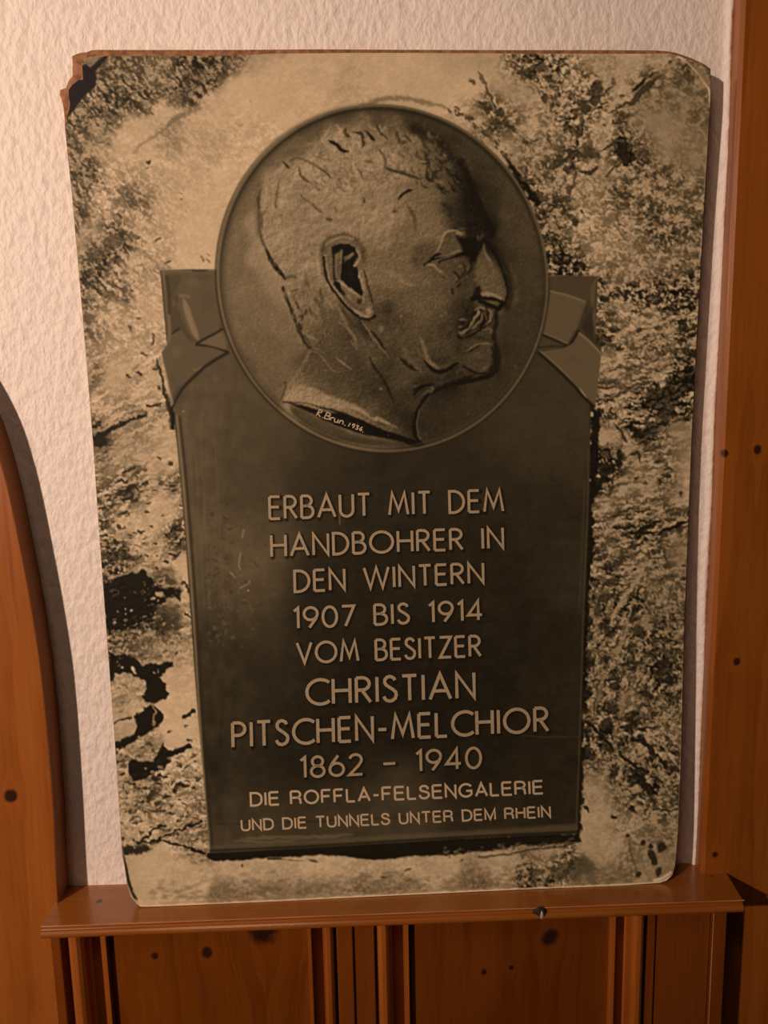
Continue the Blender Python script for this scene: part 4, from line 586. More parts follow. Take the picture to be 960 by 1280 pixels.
for a, w, t, al in (([(225,712),(240,670),(290,640)], 2, 128, .6), ([(380,432),(435,432)], 2, 138, .8), ([(355,250),(375,280),(400,330)], 3, 112, .5), ([(560,370),(580,400)], 3.4, 104, .7), ([(500,570),(540,590),(560,600)], 3, 108, .7), ([(300,400),(320,415)], 2.4, 130, .6), ([(110,240),(135,265)], 2.4, 136, .6), ([(150,680),(140,760)], 2.4, 140, .5), ([(250,820),(265,880)], 3, 130, .5), ([(90,620),(180,610),(240,600)], 4, 138, .4), ([(215,300),(235,330)], 2.4, 130, .6), ([(430,620),(520,660),(530,750)], 5, 100, .35), ([(640,940),(700,950)], 2, 84, .6)): K('h2', a, w, t, al, 1.4, 1, .3)
# ear
FI('h3', [(545,160),(600,90),(720,60),(830,110),(880,200),(880,300),(840,260),(800,140),(700,110),(600,130),(570,250),(590,400),(560,380),(540,260)], 62, .6, 4, .3)
FI('h3', [(572,210),(580,150),(620,118),(690,97),(760,95),(810,125),(848,190),(862,260),(860,330),(855,400),(868,480),(880,560),(925,600),(945,660),(930,700),(900,712),(850,698),(800,668),(740,615),(690,555),(640,490),(600,420),(580,330)], 98, .95, 1.1)
FI('h3', [(625,175),(690,148),(760,155),(815,190),(825,240),(790,310),(820,330),(835,380),(850,440),(868,500),(865,540),(820,520),(760,480),(700,440),(695,520),(660,480),(640,400),(640,300)], 30, .97, 1.5)
FI('h3', [(650,230),(700,195),(705,230),(690,320),(690,420),(650,410),(648,320)], 96, .85, 1.6); K('h3', [(703,200),(698,300),(690,420)], 1.4, 128, .6, 1); K('h3', [(668,230),(660,330),(665,400)], 2, 112, .5, 1.6)
FI('h3', [(720,250),(790,210),(800,235),(760,265),(725,285)], 92, .85, 1.5); K('h3', [(745,255),(790,220)], 2, 112, .6, 1.2)
K('h3', [(655,425),(690,430),(740,480),(800,520),(835,548)], 4, 112, .9, 1.4, 1); K('h3', [(700,440),(760,490),(830,535)], 1.6, 132, .7, .9); K('h3', [(650,450),(690,490),(720,530)], 3, 44, .8, 1.4)
K('h3', [(812,190),(838,240),(825,285),(795,315)], 2, 132, .8, 1); K('h3', [(835,400),(838,360),(850,350)], 2.6, 120, .8, 1.2); K('h3', [(835,390),(855,440),(870,500)], 3.4, 128, .8, 1.2)
K('h3', [(578,240),(590,340),(610,420),(640,470),(700,545),(760,610),(830,665),(890,690)], 2.6, 130, .75, 1.2); K('h3', [(585,165),(640,120),(720,100),(790,112)], 2.4, 132, .65, 1.2); K('h3', [(570,250),(580,360),(600,430),(650,510),(720,600),(800,675),(860,710),(915,715),(950,690)], 2.4, 30, .85, 1.3)
DB('h3', 755, 550, 6, 4, 122, .7, 30, 0, .1); DB('h3', 835, 580, 4, 5, 42, .7, 0, 0, .2); K('h3', [(720,540),(770,610),(840,640)], 4, 78, .6, 2); DB('h3', 905, 650, 5, 7, 142, .75, 0, 0, .1); DB('h3', 900, 690, 4, 2.4, 124, .7)
K('h3', [(870,350),(890,430),(910,500),(935,590)], 2, 52, .6, 1.3); K('h3', [(885,360),(920,440)], 1.6, 122, .5, 1); K('h3', [(865,520),(870,590)], 1.4, 130, .7, .8); K('h3', [(640,190),(700,165),(760,165)], 2.4, 24, .6, 1.5)
# neck cords behind and below the ear
for a, w, t, al in (([(600,540),(680,640),(740,760),(800,860),(820,940)], 3, 112, .55), ([(430,340),(450,440),(490,530)], 2.6, 122, .5), ([(560,520),(620,610),(640,640)], 2.6, 122, .6), ([(820,700),(880,780),(940,860)], 3, 98, .55), ([(410,740),(460,700),(500,720)], 2.4, 122, .5), ([(310,540),(350,520)], 2, 120, .5), ([(370,640),(410,660)], 2, 128, .5), ([(430,830),(520,870)], 2, 120, .5)): K('h3', a, w, t, al, 1.6, 1)
for a, w, t, al in (([(500,560),(560,640),(580,760)], 7, 78, .5), ([(540,480),(560,600)], 3, 74, .6), ([(690,600),(760,720),(840,800),(900,900)], 4, 62, .5), ([(830,710),(870,790),(940,860)], 3, 44, .65), ([(320,510),(380,490)], 2, 78, .6), ([(370,620),(390,640)], 2.4, 64, .7), ([(380,700),(410,690),(400,730)], 2.4, 66, .7), ([(460,620),(480,700)], 2.4, 72, .6), ([(440,640),(430,680)], 2, 66, .6), ([(490,660),(520,720)], 2, 74, .6), ([(470,210),(490,235)], 2.4, 88, .5), ([(380,740),(400,800)], 4, 56, .6), ([(430,360),(440,430),(470,500)], 2, 88, .5)): K('h3', a, w, t, al, 1.6, 1)
for a, w, t, al in (([(500,10),(560,60),(640,150)], 2.4, 104, .6), ([(300,235),(340,245),(400,310),(460,380),(510,390)], 1.8, 106, .6), ([(300,205),(380,240),(410,280)], 1.6, 108, .5), ([(480,280),(540,330),(600,375)], 1.8, 122, .75), ([(590,150),(640,230)], 1.6, 104, .6), ([(240,100),(340,155)], 2, 118, .6), ([(690,30),(760,140),(830,220),(880,285)], 2.6, 104, .55), ([(800,510),(830,520)], 2, 108, .7)): K('h6', a, w, t, al, 1.1, 1)
for a, w, t, al in (([(730,280),(770,360),(830,440),(880,540),(920,640)], 3.4, 42, .8), ([(640,20),(700,110),(760,170)], 3.4, 58, .6), ([(740,80),(800,150),(850,230)], 2.6, 40, .75), ([(180,20),(200,90),(260,140),(290,190)], 2.6, 62, .6), ([(420,440),(460,490)], 4, 72, .4), ([(690,480),(700,520)], 4, 58, .5)): K('h6', a, w, t, al, 1.6, 1)
DB('h6', 820, 60, 6, 7, 112, .5, 0, 0, .1)
# temple, brow, eye
FI('h4', [(330,190),(420,160),(490,170),(480,220),(520,260),(470,340),(380,355),(300,380),(240,380),(300,300)], 82, .8, 2)
K('h4', [(230,378),(300,290),(330,200),(380,170),(450,165),(490,155)], 2.4, 124, .75, 1.3, 1, .3); K('h4', [(425,190),(450,190)], 3, 116, .8, 1.3); K('h4', [(405,150),(450,168),(500,160)], 2, 40, .7, 1.2)
FI('h4', [(420,210),(500,225),(560,230),(590,300),(570,400),(520,420),(480,340),(440,260)], 28, .9, 3.2)
FI('h4', [(500,100),(600,60),(640,160),(660,240),(620,260),(580,210),(520,180)], 34, .8, 4); K('h4', [(580,210),(590,240),(620,200)], 1.8, 74, .6, 1.2); K('h4', [(560,130),(620,150),(690,175)], 3, 28, .8, 2)
K('h4', [(182,430),(230,395),(300,375),(350,365),(420,350),(480,335)], 2, 26, .9, 1); K('h4', [(215,410),(260,360),(310,345)], 3, 28, .85, 1.3, 1); K('h4', [(290,405),(370,380),(440,360),(500,345)], 1.6, 24, .9, .9)
K('h4', [(300,375),(400,345),(450,315)], 3, 112, .6, 1.6, 1); FI('h4', [(310,410),(420,375),(520,370),(530,440),(470,520),(400,520),(340,460)], 74, .7, 3)
for x, y, rx, ry, t in ((450,435,4,3,100),(500,455,3,3,92),(350,440,5,4,84),(415,400,4,3,88),(500,510,3,3,84),(430,530,4,3,94)): DB('h4', x, y, rx, ry, t, .8, 0, 0, .1)
for a in ([(470,405),(490,460),(460,510),(420,560)], [(520,380),(535,440),(520,480),(470,520)], [(400,480),(430,500),(440,540)], [(450,560),(430,600)], [(390,600),(400,650)]): K('h4', a, 2.2, 38, .7, 1.4, 1)
K('h4', [(190,430),(250,430),(290,470),(325,490)], 2.6, 116, .8, 1.2, 1); K('h4', [(200,540),(220,590)], 1.6, 108, .6, 1); DB('h4', 325, 520, 4, 2, 54, .6, 20, 0, .2); DB('h4', 110, 400, 7, 9, 66, .45, 0, 0, .1); DB('h4', 135, 320, 8, 5, 74, .4)
K('h4', [(0,550),(50,570),(80,590)], 3, 124, .6, 2, 1)
# nose
FI('h4', [(600,330),(640,290),(650,350),(700,420),(740,500),(765,580),(780,640),(770,690),(700,670),(600,660),(590,600),(560,520),(570,420)], 90, .72, 2.6); K('h4', [(628,270),(640,340),(690,420)], 2.4, 98, .7, 1.4, 1)
FI('h4', [(560,600),(600,580),(610,640),(590,680),(540,700),(500,760),(480,820),(520,740)], 30, .8, 2.4); K('h4', [(545,680),(600,675),(680,680),(740,690),(760,715),(740,750),(700,740),(600,700)], 5, 27, .85, 2.2)
FI('h4', [(600,640),(650,630),(720,645),(765,670),(760,690),(700,668),(620,665)], 118, .85, 1.2); DB('h4', 720, 590, 6, 8, 98, .6, 0, 0, .1); DB('h4', 640, 600, 4, 3, 92, .6); DB('h4', 730, 715, 4, 2, 74, .8)
# moustache
FI('h5', [(420,240),(470,225),(520,240),(545,180),(590,140),(640,135),(690,150),(700,210),(690,270),(620,290),(560,310),(500,350),(440,362),(425,320)], 46, .85, 1.8)
for a, w, t in (([(560,170),(590,150),(625,148),(640,170)], 2.4, 104), ([(590,160),(580,200),(545,240)], 2.6, 112), ([(620,170),(610,230),(570,280),(530,310)], 2.6, 92), ([(650,150),(680,180),(675,240),(650,270)], 2.8, 98), ([(635,180),(645,240)], 1.8, 84), ([(560,230),(530,280),(490,320)], 3, 96), ([(440,240),(470,235),(500,245)], 2, 92), ([(435,325),(460,340),(490,320),(510,290)], 3, 100), ([(430,290),(470,290)], 1.6, 84)): K('h5', a, w, t, .85, 1, 1)
DB('h5', 590, 190, 2.4, 2.8, 128, .8, 0, 0, .1)
for a in ([(605,200),(590,240)], [(630,200),(625,260),(600,300)], [(520,250),(500,300),(440,310)], [(445,255),(480,265)], [(470,375),(540,355),(590,320),(640,290)], [(425,360),(470,385)]): K('h5', a, 2.2, 22, .85, 1.1, 1)
# lips and chin
K('h5', [(620,320),(660,305),(688,320),(680,345)], 2.8, 88, .8, 1.2, 1); K('h5', [(470,395),(560,370),(620,380),(690,400)], 3, 50, .6, 2); K('h5', [(470,410),(540,400),(620,410),(690,410)], 2.6, 66, .6, 2)
K('h5', [(495,470),(540,445),(590,425),(650,415),(690,430)], 1.8, 98, .8, 1, 1); K('h5', [(500,480),(550,460),(600,430)], 2.2, 32, .75, 1.2, 1)
FI('h5', [(470,560),(510,490),(600,440),(680,430),(700,500),(690,590),(640,635),(590,640),(520,605)], 68, .7, 3); DB('h5', 590, 500, 5, 6, 84, .6, 0, 0, .1); DB('h5', 640, 600, 8, 3, 82, .6, -25, 0, .1)
FI('h5', [(690,440),(720,470),(725,560),(700,620),(660,640),(690,560)], 30, .8, 3); K('h5', [(480,590),(540,625),(590,640),(640,635)], 2.4, 30, .8, 1.6); DB('h5', 440, 460, 5, 6, 44, .5, 0, 0, .1)
# cheek folds, jaw
FI('h5', [(280,300),(330,200),(400,120),(440,160),(400,260),(370,370),(300,460)], 56, .4, 6); DB('h5', 370, 350, 4, 9, 48, .5, 15, 0, .1)
K('h5', [(150,370),(180,440),(200,520),(250,580),(300,605)], 4.2, 112, .65, 2, 1); K('h5', [(120,440),(170,520),(230,560)], 2, 96, .5, 1.6, 1); K('h5', [(180,545),(230,600),(280,628),(340,620),(400,580),(440,560)], 4.4, 26, .9, 1.7, 1)
K('h5', [(20,420),(60,520),(120,590),(170,650)], 4, 90, .55, 2.4, 1); K('h5', [(0,520),(60,580),(130,620)], 3.6, 34, .7, 2, 1); K('h5', [(240,600),(330,590),(400,560)], 3, 82, .5, 2, 1)
K('h5', [(120,790),(150,750),(210,730),(260,725)], 3.4, 30, .85, 1.5, 1); K('h5', [(160,810),(220,770),(250,755)], 3, 82, .6, 1.5, 1); K('h5', [(260,760),(350,735),(430,700),(500,680),(560,650)], 4.6, 30, .8, 2.2, 1); K('h5', [(300,770),(380,760),(440,730)], 3, 34, .7, 2, 1); K('h5', [(420,640),(470,610),(490,640)], 2, 66, .6, 1.4)
for x, y in ((310,210),(210,210),(10,210),(340,190)): DB('h5', x, y, 2, 3, 104, .5, -30)
DB('B', 360, 430, 12, 12, 44, .5, 0, 0, .1); K('B', [(290,250),(370,280),(440,320),(470,330)], 5, 122, .5, 3, 1); DB('B', 340, 350, 8, 6, 98, .4, 0, 0, .1); DB('B', 330, 520, 5, 5, 104, .5)
# speckle on the field of the disc
for i in range(150):
    x, y = 290 + rs.rand() * 390, 150 + rs.rand() * 400; DB('P', x, y, .9 + .5 * rs.rand(), .8 + .5 * rs.rand(), 150 if x < 430 else 100, .35)
# rim of the medallion
inner = ring(-3.2); outer = ring(0.6); mid = ring(-7.0)
def closed(p): return [tuple(q) for q in p] + [tuple(p[0])]
ang = np.arctan2(gyy - _ctr[1], gxx - _ctr[0])
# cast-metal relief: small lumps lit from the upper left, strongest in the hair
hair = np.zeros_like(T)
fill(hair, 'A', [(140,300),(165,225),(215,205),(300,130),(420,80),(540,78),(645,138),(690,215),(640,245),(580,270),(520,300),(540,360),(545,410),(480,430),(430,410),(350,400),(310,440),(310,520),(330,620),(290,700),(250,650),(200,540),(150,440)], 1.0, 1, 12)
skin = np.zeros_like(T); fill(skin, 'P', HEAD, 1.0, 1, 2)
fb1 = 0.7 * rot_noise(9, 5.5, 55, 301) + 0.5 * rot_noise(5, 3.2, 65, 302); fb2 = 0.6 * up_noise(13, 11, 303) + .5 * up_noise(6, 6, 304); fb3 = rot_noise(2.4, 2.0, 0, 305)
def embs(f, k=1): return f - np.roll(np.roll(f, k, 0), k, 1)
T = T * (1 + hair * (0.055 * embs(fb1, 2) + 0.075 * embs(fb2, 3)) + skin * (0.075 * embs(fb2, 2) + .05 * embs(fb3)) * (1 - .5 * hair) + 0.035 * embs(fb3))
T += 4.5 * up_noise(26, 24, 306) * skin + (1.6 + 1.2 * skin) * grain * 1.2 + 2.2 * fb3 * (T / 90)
T = warp(T, .55 * up_noise(5, 5, 307) + .45 * up_noise(2.6, 2.6, 309), .55 * up_noise(5, 5, 308) + .45 * up_noise(2.6, 2.6, 310))
def blur(A, k=2):
    B = A.copy()
    for _ in range(2):
        B = (B + np.roll(B, k, 0) + np.roll(B, -k, 0) + np.roll(B, k, 1) + np.roll(B, -k, 1)) / 5
    return B
T = np.clip(T + 0.5 * (T - blur(T, 2)) + 0.45 * (T - blur(T, 7)), 14, 230)
T = T * 0.97 + 4 * np.tanh((T - 80) / 30)
HEADT = T.copy()
ROCK = np.clip(ROCK + (0.35 + 1.1 * Rd) * (ROCK - blur(ROCK, 2)), 14, 228)
def comp(base, over, poly, soft=1.0):
    d, _ = seg_dist(gxx, gyy, np.vstack([np.asarray(poly), np.asarray(poly)[:1]])); ins = inside_poly(gxx, gyy, np.asarray(poly))
    a = sstep(np.where(ins, d, -d), -soft, soft); return base * (1 - a) + over * a
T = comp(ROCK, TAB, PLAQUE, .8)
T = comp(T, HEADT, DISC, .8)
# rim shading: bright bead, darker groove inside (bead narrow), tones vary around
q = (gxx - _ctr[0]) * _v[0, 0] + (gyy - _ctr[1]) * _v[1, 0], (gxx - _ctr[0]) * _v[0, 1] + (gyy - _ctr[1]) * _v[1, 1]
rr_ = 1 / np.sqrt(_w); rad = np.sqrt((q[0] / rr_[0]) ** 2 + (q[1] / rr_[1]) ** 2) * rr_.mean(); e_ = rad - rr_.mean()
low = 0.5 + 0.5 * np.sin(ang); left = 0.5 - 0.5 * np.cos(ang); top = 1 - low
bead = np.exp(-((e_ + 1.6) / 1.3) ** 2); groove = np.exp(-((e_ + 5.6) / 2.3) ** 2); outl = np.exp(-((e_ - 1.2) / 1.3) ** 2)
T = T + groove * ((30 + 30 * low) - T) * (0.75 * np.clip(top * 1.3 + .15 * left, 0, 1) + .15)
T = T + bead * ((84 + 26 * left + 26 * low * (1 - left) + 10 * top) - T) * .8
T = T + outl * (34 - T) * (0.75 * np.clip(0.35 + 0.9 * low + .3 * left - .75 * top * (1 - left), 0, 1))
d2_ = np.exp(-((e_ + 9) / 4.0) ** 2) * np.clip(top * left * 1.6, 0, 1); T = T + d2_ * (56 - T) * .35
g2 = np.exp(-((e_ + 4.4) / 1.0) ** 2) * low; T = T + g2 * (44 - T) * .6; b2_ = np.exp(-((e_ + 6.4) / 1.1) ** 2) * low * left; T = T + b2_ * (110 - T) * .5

# --- lettering: shadows printed around the letters, the letters themselves are ribbons
def arc_(cx, cy, rx, ry, a0, a1, n=12):
    return [(cx + rx * math.cos(math.radians(a0 + (a1 - a0) * i / n)), cy + ry * math.sin(math.radians(a0 + (a1 - a0) * i / n))) for i in range(n + 1)]
GL = {'A': (.76, [[(0, 0), (.38, 1), (.76, 0)], [(.13, .33), (.63, .33)]]),
 'B': (.52, [[(0, 0), (0, 1)], [(0, 1), (.22, 1)] + arc_(.22, .77, .23, .23, 90, -90) + [(0, .54)], [(0, .54), (.25, .54)] + arc_(.25, .27, .27, .27, 90, -90) + [(0, 0)]]),
 'C': (.74, [arc_(.5, .5, .5, .5, 48, 312, 20)]), 'D': (.64, [[(0, 0), (0, 1), (.16, 1)] + arc_(.16, .5, .48, .5, 90, -90, 16) + [(0, 0)]]),
 'E': (.46, [[(0, 0), (0, 1)], [(0, 1), (.46, 1)], [(0, .53), (.42, .53)], [(0, 0), (.46, 0)]]), 'H': (.62, [[(0, 0), (0, 1)], [(.62, 0), (.62, 1)], [(0, .52), (.62, .52)]]),
 'I': (.02, [[(.01, 0), (.01, 1)]]), 'L': (.42, [[(0, 1), (0, 0)], [(0, 0), (.42, 0)]]), 'M': (.84, [[(0, 0), (.14, 1), (.42, .2), (.70, 1), (.84, 0)]]),
 'N': (.64, [[(0, 0), (0, 1), (.64, 0), (.64, 1)]]), 'O': (.98, [arc_(.49, .5, .49, .5, 0, 360, 28)]), 'P': (.5, [[(0, 0), (0, 1)], [(0, 1), (.22, 1)] + arc_(.22, .74, .27, .26, 90, -90) + [(0, .48)]]),
 'R': (.52, [[(0, 0), (0, 1)], [(0, 1), (.22, 1)] + arc_(.22, .75, .26, .25, 90, -90) + [(0, .5)], [(.2, .5), (.52, 0)]]),
 'S': (.46, [[(.42, .84), (.38, .93), (.3, .985), (.22, 1), (.12, .97), (.05, .88), (.04, .76), (.09, .66), (.22, .56), (.35, .46), (.44, .36), (.46, .24), (.42, .11), (.33, .03), (.22, 0), (.11, .03), (.04, .1), (0, .2)]]),
 'T': (.52, [[(0, 1), (.52, 1)], [(.26, 1), (.26, 0)]]), 'U': (.58, [[(0, 1), (0, .29)] + arc_(.29, .29, .29, .29, 180, 360) + [(.58, 1)]]), 'V': (.7, [[(0, 1), (.35, 0), (.7, 1)]]),
 'W': (1.08, [[(0, 1), (.27, 0), (.54, 1), (.81, 0), (1.08, 1)]]), 'Z': (.54, [[(0, 1), (.54, 1), (0, 0), (.54, 0)]]), '-': (.32, [[(0, .42), (.32, .42)]]), '~': (.5, [[(0, .45), (.5, .45)]]),
 '1': (.2, [[(0, .84), (.18, 1), (.18, 0)]]), '9': (.58, [arc_(.29, .69, .29, .31, 0, 360, 20), [(.57, .63), (.5, .42), (.22, 0)]]), '6': (.58, [arc_(.29, .31, .29, .31, 0, 360, 20), [(.01, .37), (.08, .58), (.36, 1)]]),
 'F': (.44, [[(0, 0), (0, 1)], [(0, 1), (.44, 1)]]), '0': (.6, [arc_(.3, .5, .3, .5, 0, 360, 24)]), '7': (.52, [[(0, 1), (.52, 1), (.14, 0)]]), '4': (.6, [[(.44, 0), (.44, 1), (0, .27), (.6, .27)]]),
 '8': (.54, [arc_(.27, .76, .22, .24, 0, 360, 18), arc_(.27, .27, .27, .27, 0, 360, 20)]), '2': (.54, [arc_(.27, .74, .25, .26, 165, -25, 12) + [(.4, .46), (0, 0), (.54, 0)]]), ' ': (.34, [])}
LINES = [('ERBAUT MIT DEM', (337.5, 648.5), (628.5, 638.5), 27.5, 26.5, 3.4), ('HANDBOHRER IN', (339.8, 695.5), (628.6, 684.5), 26.5, 25, 3.4), ('DEN WINTERN', (368.8, 739.5), (604, 728), 26, 24.5, 3.4),
         ('1907 BIS 1914', (368, 785), (602.5, 774.5), 25, 24, 3.4), ('VOM BESITZER', (372, 828.5), (600.5, 819.5), 25, 25, 3.4), ('CHRISTIAN', (384, 880.5), (592.8, 871.5), 30.5, 31, 4.0),
         ('PITSCHEN-MELCHIOR', (291.5, 933.5), (684.8, 913.2), 30, 29, 4.0), ('1862 ~ 1940', (376.5, 971.5), (601, 959), 25, 25, 3.4)]
# plain grotesque capitals of the two added lines
GH = dict(GL)
GH.update({'A': (.68, [[(0, 0), (.34, 1), (.68, 0)], [(.12, .33), (.56, .33)]]), 'D': (.66, [[(0, 0), (0, 1), (.26, 1)] + arc_(.26, .6, .4, .4, 90, 0, 8) + arc_(.26, .4, .4, .4, 0, -90, 8) + [(0, 0)]]),
 'E': (.56, [[(0, 0), (0, 1)], [(0, 1), (.56, 1)], [(0, .53), (.52, .53)], [(0, 0), (.57, 0)]]), 'F': (.53, [[(0, 0), (0, 1)], [(0, 1), (.53, 1)], [(0, .51), (.46, .51)]]),
 'R': (.62, [[(0, 0), (0, 1)], [(0, 1), (.34, 1)] + arc_(.34, .745, .24, .255, 90, -90) + [(0, .49)], [(.34, .49), (.48, .46), (.56, .36), (.58, .1), (.62, 0)]]),
 'O': (.82, [arc_(.41, .5, .41, .5, 0, 360, 26)]), 'G': (.78, [arc_(.41, .5, .41, .5, 38, 322, 20) + [(.74, .2), (.74, .46), (.42, .46)]]), 'H': (.6, [[(0, 0), (0, 1)], [(.6, 0), (.6, 1)], [(0, .53), (.6, .53)]]),
 'S': (.58, [[(.53, .72), (.5, .86), (.42, .96), (.29, 1), (.16, .97), (.07, .88), (.05, .75), (.1, .64), (.22, .57), (.38, .52), (.5, .45), (.57, .35), (.57, .22), (.5, .1), (.4, .02), (.28, 0), (.14, .03), (.04, .13), (0, .3)]]),
 'L': (.48, [[(0, 1), (0, 0)], [(0, 0), (.49, 0)]]), 'N': (.6, [[(0, 0), (0, 1), (.6, 0), (.6, 1)]]), 'M': (.72, [[(0, 0), (0, 1), (.36, .04), (.72, 1), (.72, 0)]]), 'U': (.6, [[(0, 1), (0, .3), (.04, .12), (.15, .02), (.3, 0), (.45, .02), (.56, .12), (.6, .3), (.6, 1)]]), 'T': (.62, [[(0, 1), (.62, 1)], [(.31, 1), (.31, 0)]]), ' ': (.2, [])})
def lay(txt, p0, p1, h0, h1, track=.235, GL=GL):
    """glyph strokes of one line in image pixels"""
    adv = 0; items = []
    for ch in txt:
        w_, st = GL[ch]; items.append((adv, st)); adv += w_ + track
        if ch == ' ': adv += .08
    adv -= track
    p0 = np.array(p0); p1 = np.array(p1); d = (p1 - p0) / adv; out = []
    for a, st in items:
        for pl in st:
            q = []
            for gx, gy in pl:
                u = (a + gx) / adv; h = h0 + (h1 - h0) * u
                b = p0 + (p1 - p0) * u
                q.append((b[0] - gy * 0.7, b[1] - h * gy))
            out.append(np.array(q))
    return out
def ribbon(pl, w):
    """polyline -> quad strip with mitred joints"""
    keep = np.r_[True, np.hypot(*np.diff(pl, axis=0).T) > .06]; pl = pl[keep]
    n = len(pl); closed_ = np.hypot(*(pl[0] - pl[-1])) < .05
    d = np.diff(pl, axis=0); L = np.maximum(np.hypot(d[:, 0], d[:, 1]), 1e-6)[:, None]; d = d / L
    nn = np.stack([-d[:, 1], d[:, 0]], 1); V = []
    for i in range(n):
        if closed_: a, b = nn[(i - 1) % (n - 1)], nn[i % (n - 1)]
        else: a, b = nn[max(i - 1, 0)], nn[min(i, n - 2)]
        m = a + b; m = m / max(np.hypot(*m), 1e-6); k = 1 / max(m @ a, .38)
        V += [pl[i] + m * k * w / 2, pl[i] - m * k * w / 2]
    return V, [(2 * i, 2 * i + 1, 2 * i + 3, 2 * i + 2) for i in range(n - 1)]
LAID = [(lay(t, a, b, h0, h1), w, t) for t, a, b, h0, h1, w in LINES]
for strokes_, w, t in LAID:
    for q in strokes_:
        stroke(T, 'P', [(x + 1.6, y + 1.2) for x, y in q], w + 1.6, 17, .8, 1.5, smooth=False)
stroke(T, 'P', [(424,643),(425,655)], 1.2, 120, .7, .8)
# --- wear of the sheet: torn corner, scuffed rim; edge highlight painted along the rim
T = np.clip(T, 14, 235)
warm = np.zeros_like(T)      # 0 = sepia ink, >0 = bare cream paper
def worn(tile, pts, w, tone, al=.9, soft=.8, jag=.3, taper=0):  # pale stroke: real scuffs, and the painted highlight of the sheet's edge
    stroke(T, tile, pts, w, tone, al, soft, taper, jag)
blk = [(103,83),(108,79),(113,84),(122,76),(132,69),(137,70),(128,80),(119,90),(121,97),(120,108),(110,116),(101,127),(93,138),(84,149),(82,149),(86,137),(85,125),(85,113),(90,105),(97,100),(103,99)]
fill(T, 'P', blk, 22, .97, 1.0, .5)
BLUE = np.zeros_like(T); fill(BLUE, 'P', blk, 1.0, 1, .6, .5); BLUE *= (T < 40)
fill(T, 'P', [(106,72),(114,71),(124,70.5),(119,80),(113,85),(107,80)], 132, .8, 1, .4)
worn('P', [(99,77),(101,88),(102,98)], 3, 215); worn('P', [(104,76),(108,72),(114,71)], 2, 185, .8)
stroke(T, 'P', [(848,71),(860,80),(872,92),(881,104),(886,114),(887.5,134)], 2.0, 205, .9, .9, 0, .3)
fill(T, 'P', [(852,74),(872,84),(886,100),(887,112),(880,103),(868,88)], 112, .8, 1.2, .4); stroke(T, 'P', [(882,86),(885,92)], 2, 60, .7, 1)
worn('P', [(877,290),(876,310),(873,330)], 1.6, 175, .7); worn('P', [(884,180),(880,240)], 1.2, 150, .5)
worn('P', [(855,800),(852,880),(850,960),(847,1040),(844,1075)], 1.5, 128, .6, .7, .5)  # right edge: pale paper core and its highlight, painted in
worn('P', [(176,1132),(200,1132),(350,1125.4),(480,1119),(650,1111),(780,1105.6),(824,1102.6),(836,1097)], 2.2, 205, .8, .8, .5)  # bottom edge: white paper core plus the light the laminate catches, painted
stroke(T, 'P', [(200,1129),(350,1122),(480,1116),(650,1108)], 2.4, 112, .35, 1.6, 0, .6)
stroke(T, 'P', [(154,1070),(158,1085),(161,1100),(165,1113),(171,1124)], 3.4, 24, .95, 1.0, 0, .4); worn('P', [(153,1062),(155,1080),(159,1105),(163,1120),(171,1129)], 1.6, 165, .7)
worn('P', [(166,1113),(173,1119),(183,1121),(187,1126)], 1.6, 170, .7, .8, .8); worn('P', [(168,1124),(178,1127),(172,1131)], 1.8, 190, .6)
worn('P', [(818,1100),(828,1097),(838,1090)], 3, 190, .7, 1, .8); worn('P', [(826,1103),(838,1096)], 1.8, 220, .6)
worn('P', [(620,67.6),(700,68),(760,69),(800,70)], 1.2, 150, .5); worn('P', [(785,68.5),(800,69)], 2, 190, .6)
# --- ink value -> paint. EL is the lamp level the tones above were judged under, divided out so that the scene's lights relight the sheet
EXc = (gxx - 480) / 400; EYc = (gyy - 600) / 530
ELC = [[-0.3591, -0.1657, -0.0742, -0.3207, 0.0034, -0.0259], [-0.7078, -0.1682, -0.0817, -0.324, 0.0009, -0.0266], [-0.9935, -0.1671, -0.0853, -0.326, 0.0, -0.0265]]
EL = [np.exp(c[0] + c[1] * EYc + c[2] * EYc ** 2 + c[3] * EXc + c[4] * EXc * EYc + c[5] * EXc ** 2) for c in ELC]
PRINT_GAIN = 1.0
xs_ = [0, 25, 60, 110, 150, 200, 255]
def lin(c): c = c / 255.0; return np.where(c <= .04045, c / 12.92, ((c + .055) / 1.055) ** 2.4)
Rr = T
Gg = np.interp(T, xs_, [0, 18, 46, 85, 118, 156, 215]) * (1 - .12 * BLUE); Bb = np.interp(T, xs_, [0, 9, 28, 56, 84, 113, 180]) * (1 + .9 * BLUE)
ALB = np.stack([lin(Rr) / EL[0], lin(Gg) / EL[1], lin(Bb) / EL[2]], -1).astype(np.float32)
ALB = np.clip(ALB * PRINT_GAIN, 0.004, 0.85)
def sample_print(x, y):
    fx = np.clip(np.asarray(x) - AX0, 0, AW - 1.001); fy = np.clip(np.asarray(y) - AY0, 0, AH - 1.001)
    ix = fx.astype(int); iy = fy.astype(int); tx = (fx - ix)[:, None]; ty = (fy - iy)[:, None]
    return ((ALB[iy, ix] * (1 - tx) + ALB[iy, ix + 1] * tx) * (1 - ty) + (ALB[iy + 1, ix] * (1 - tx) + ALB[iy + 1, ix + 1] * tx) * ty).astype(np.float32)
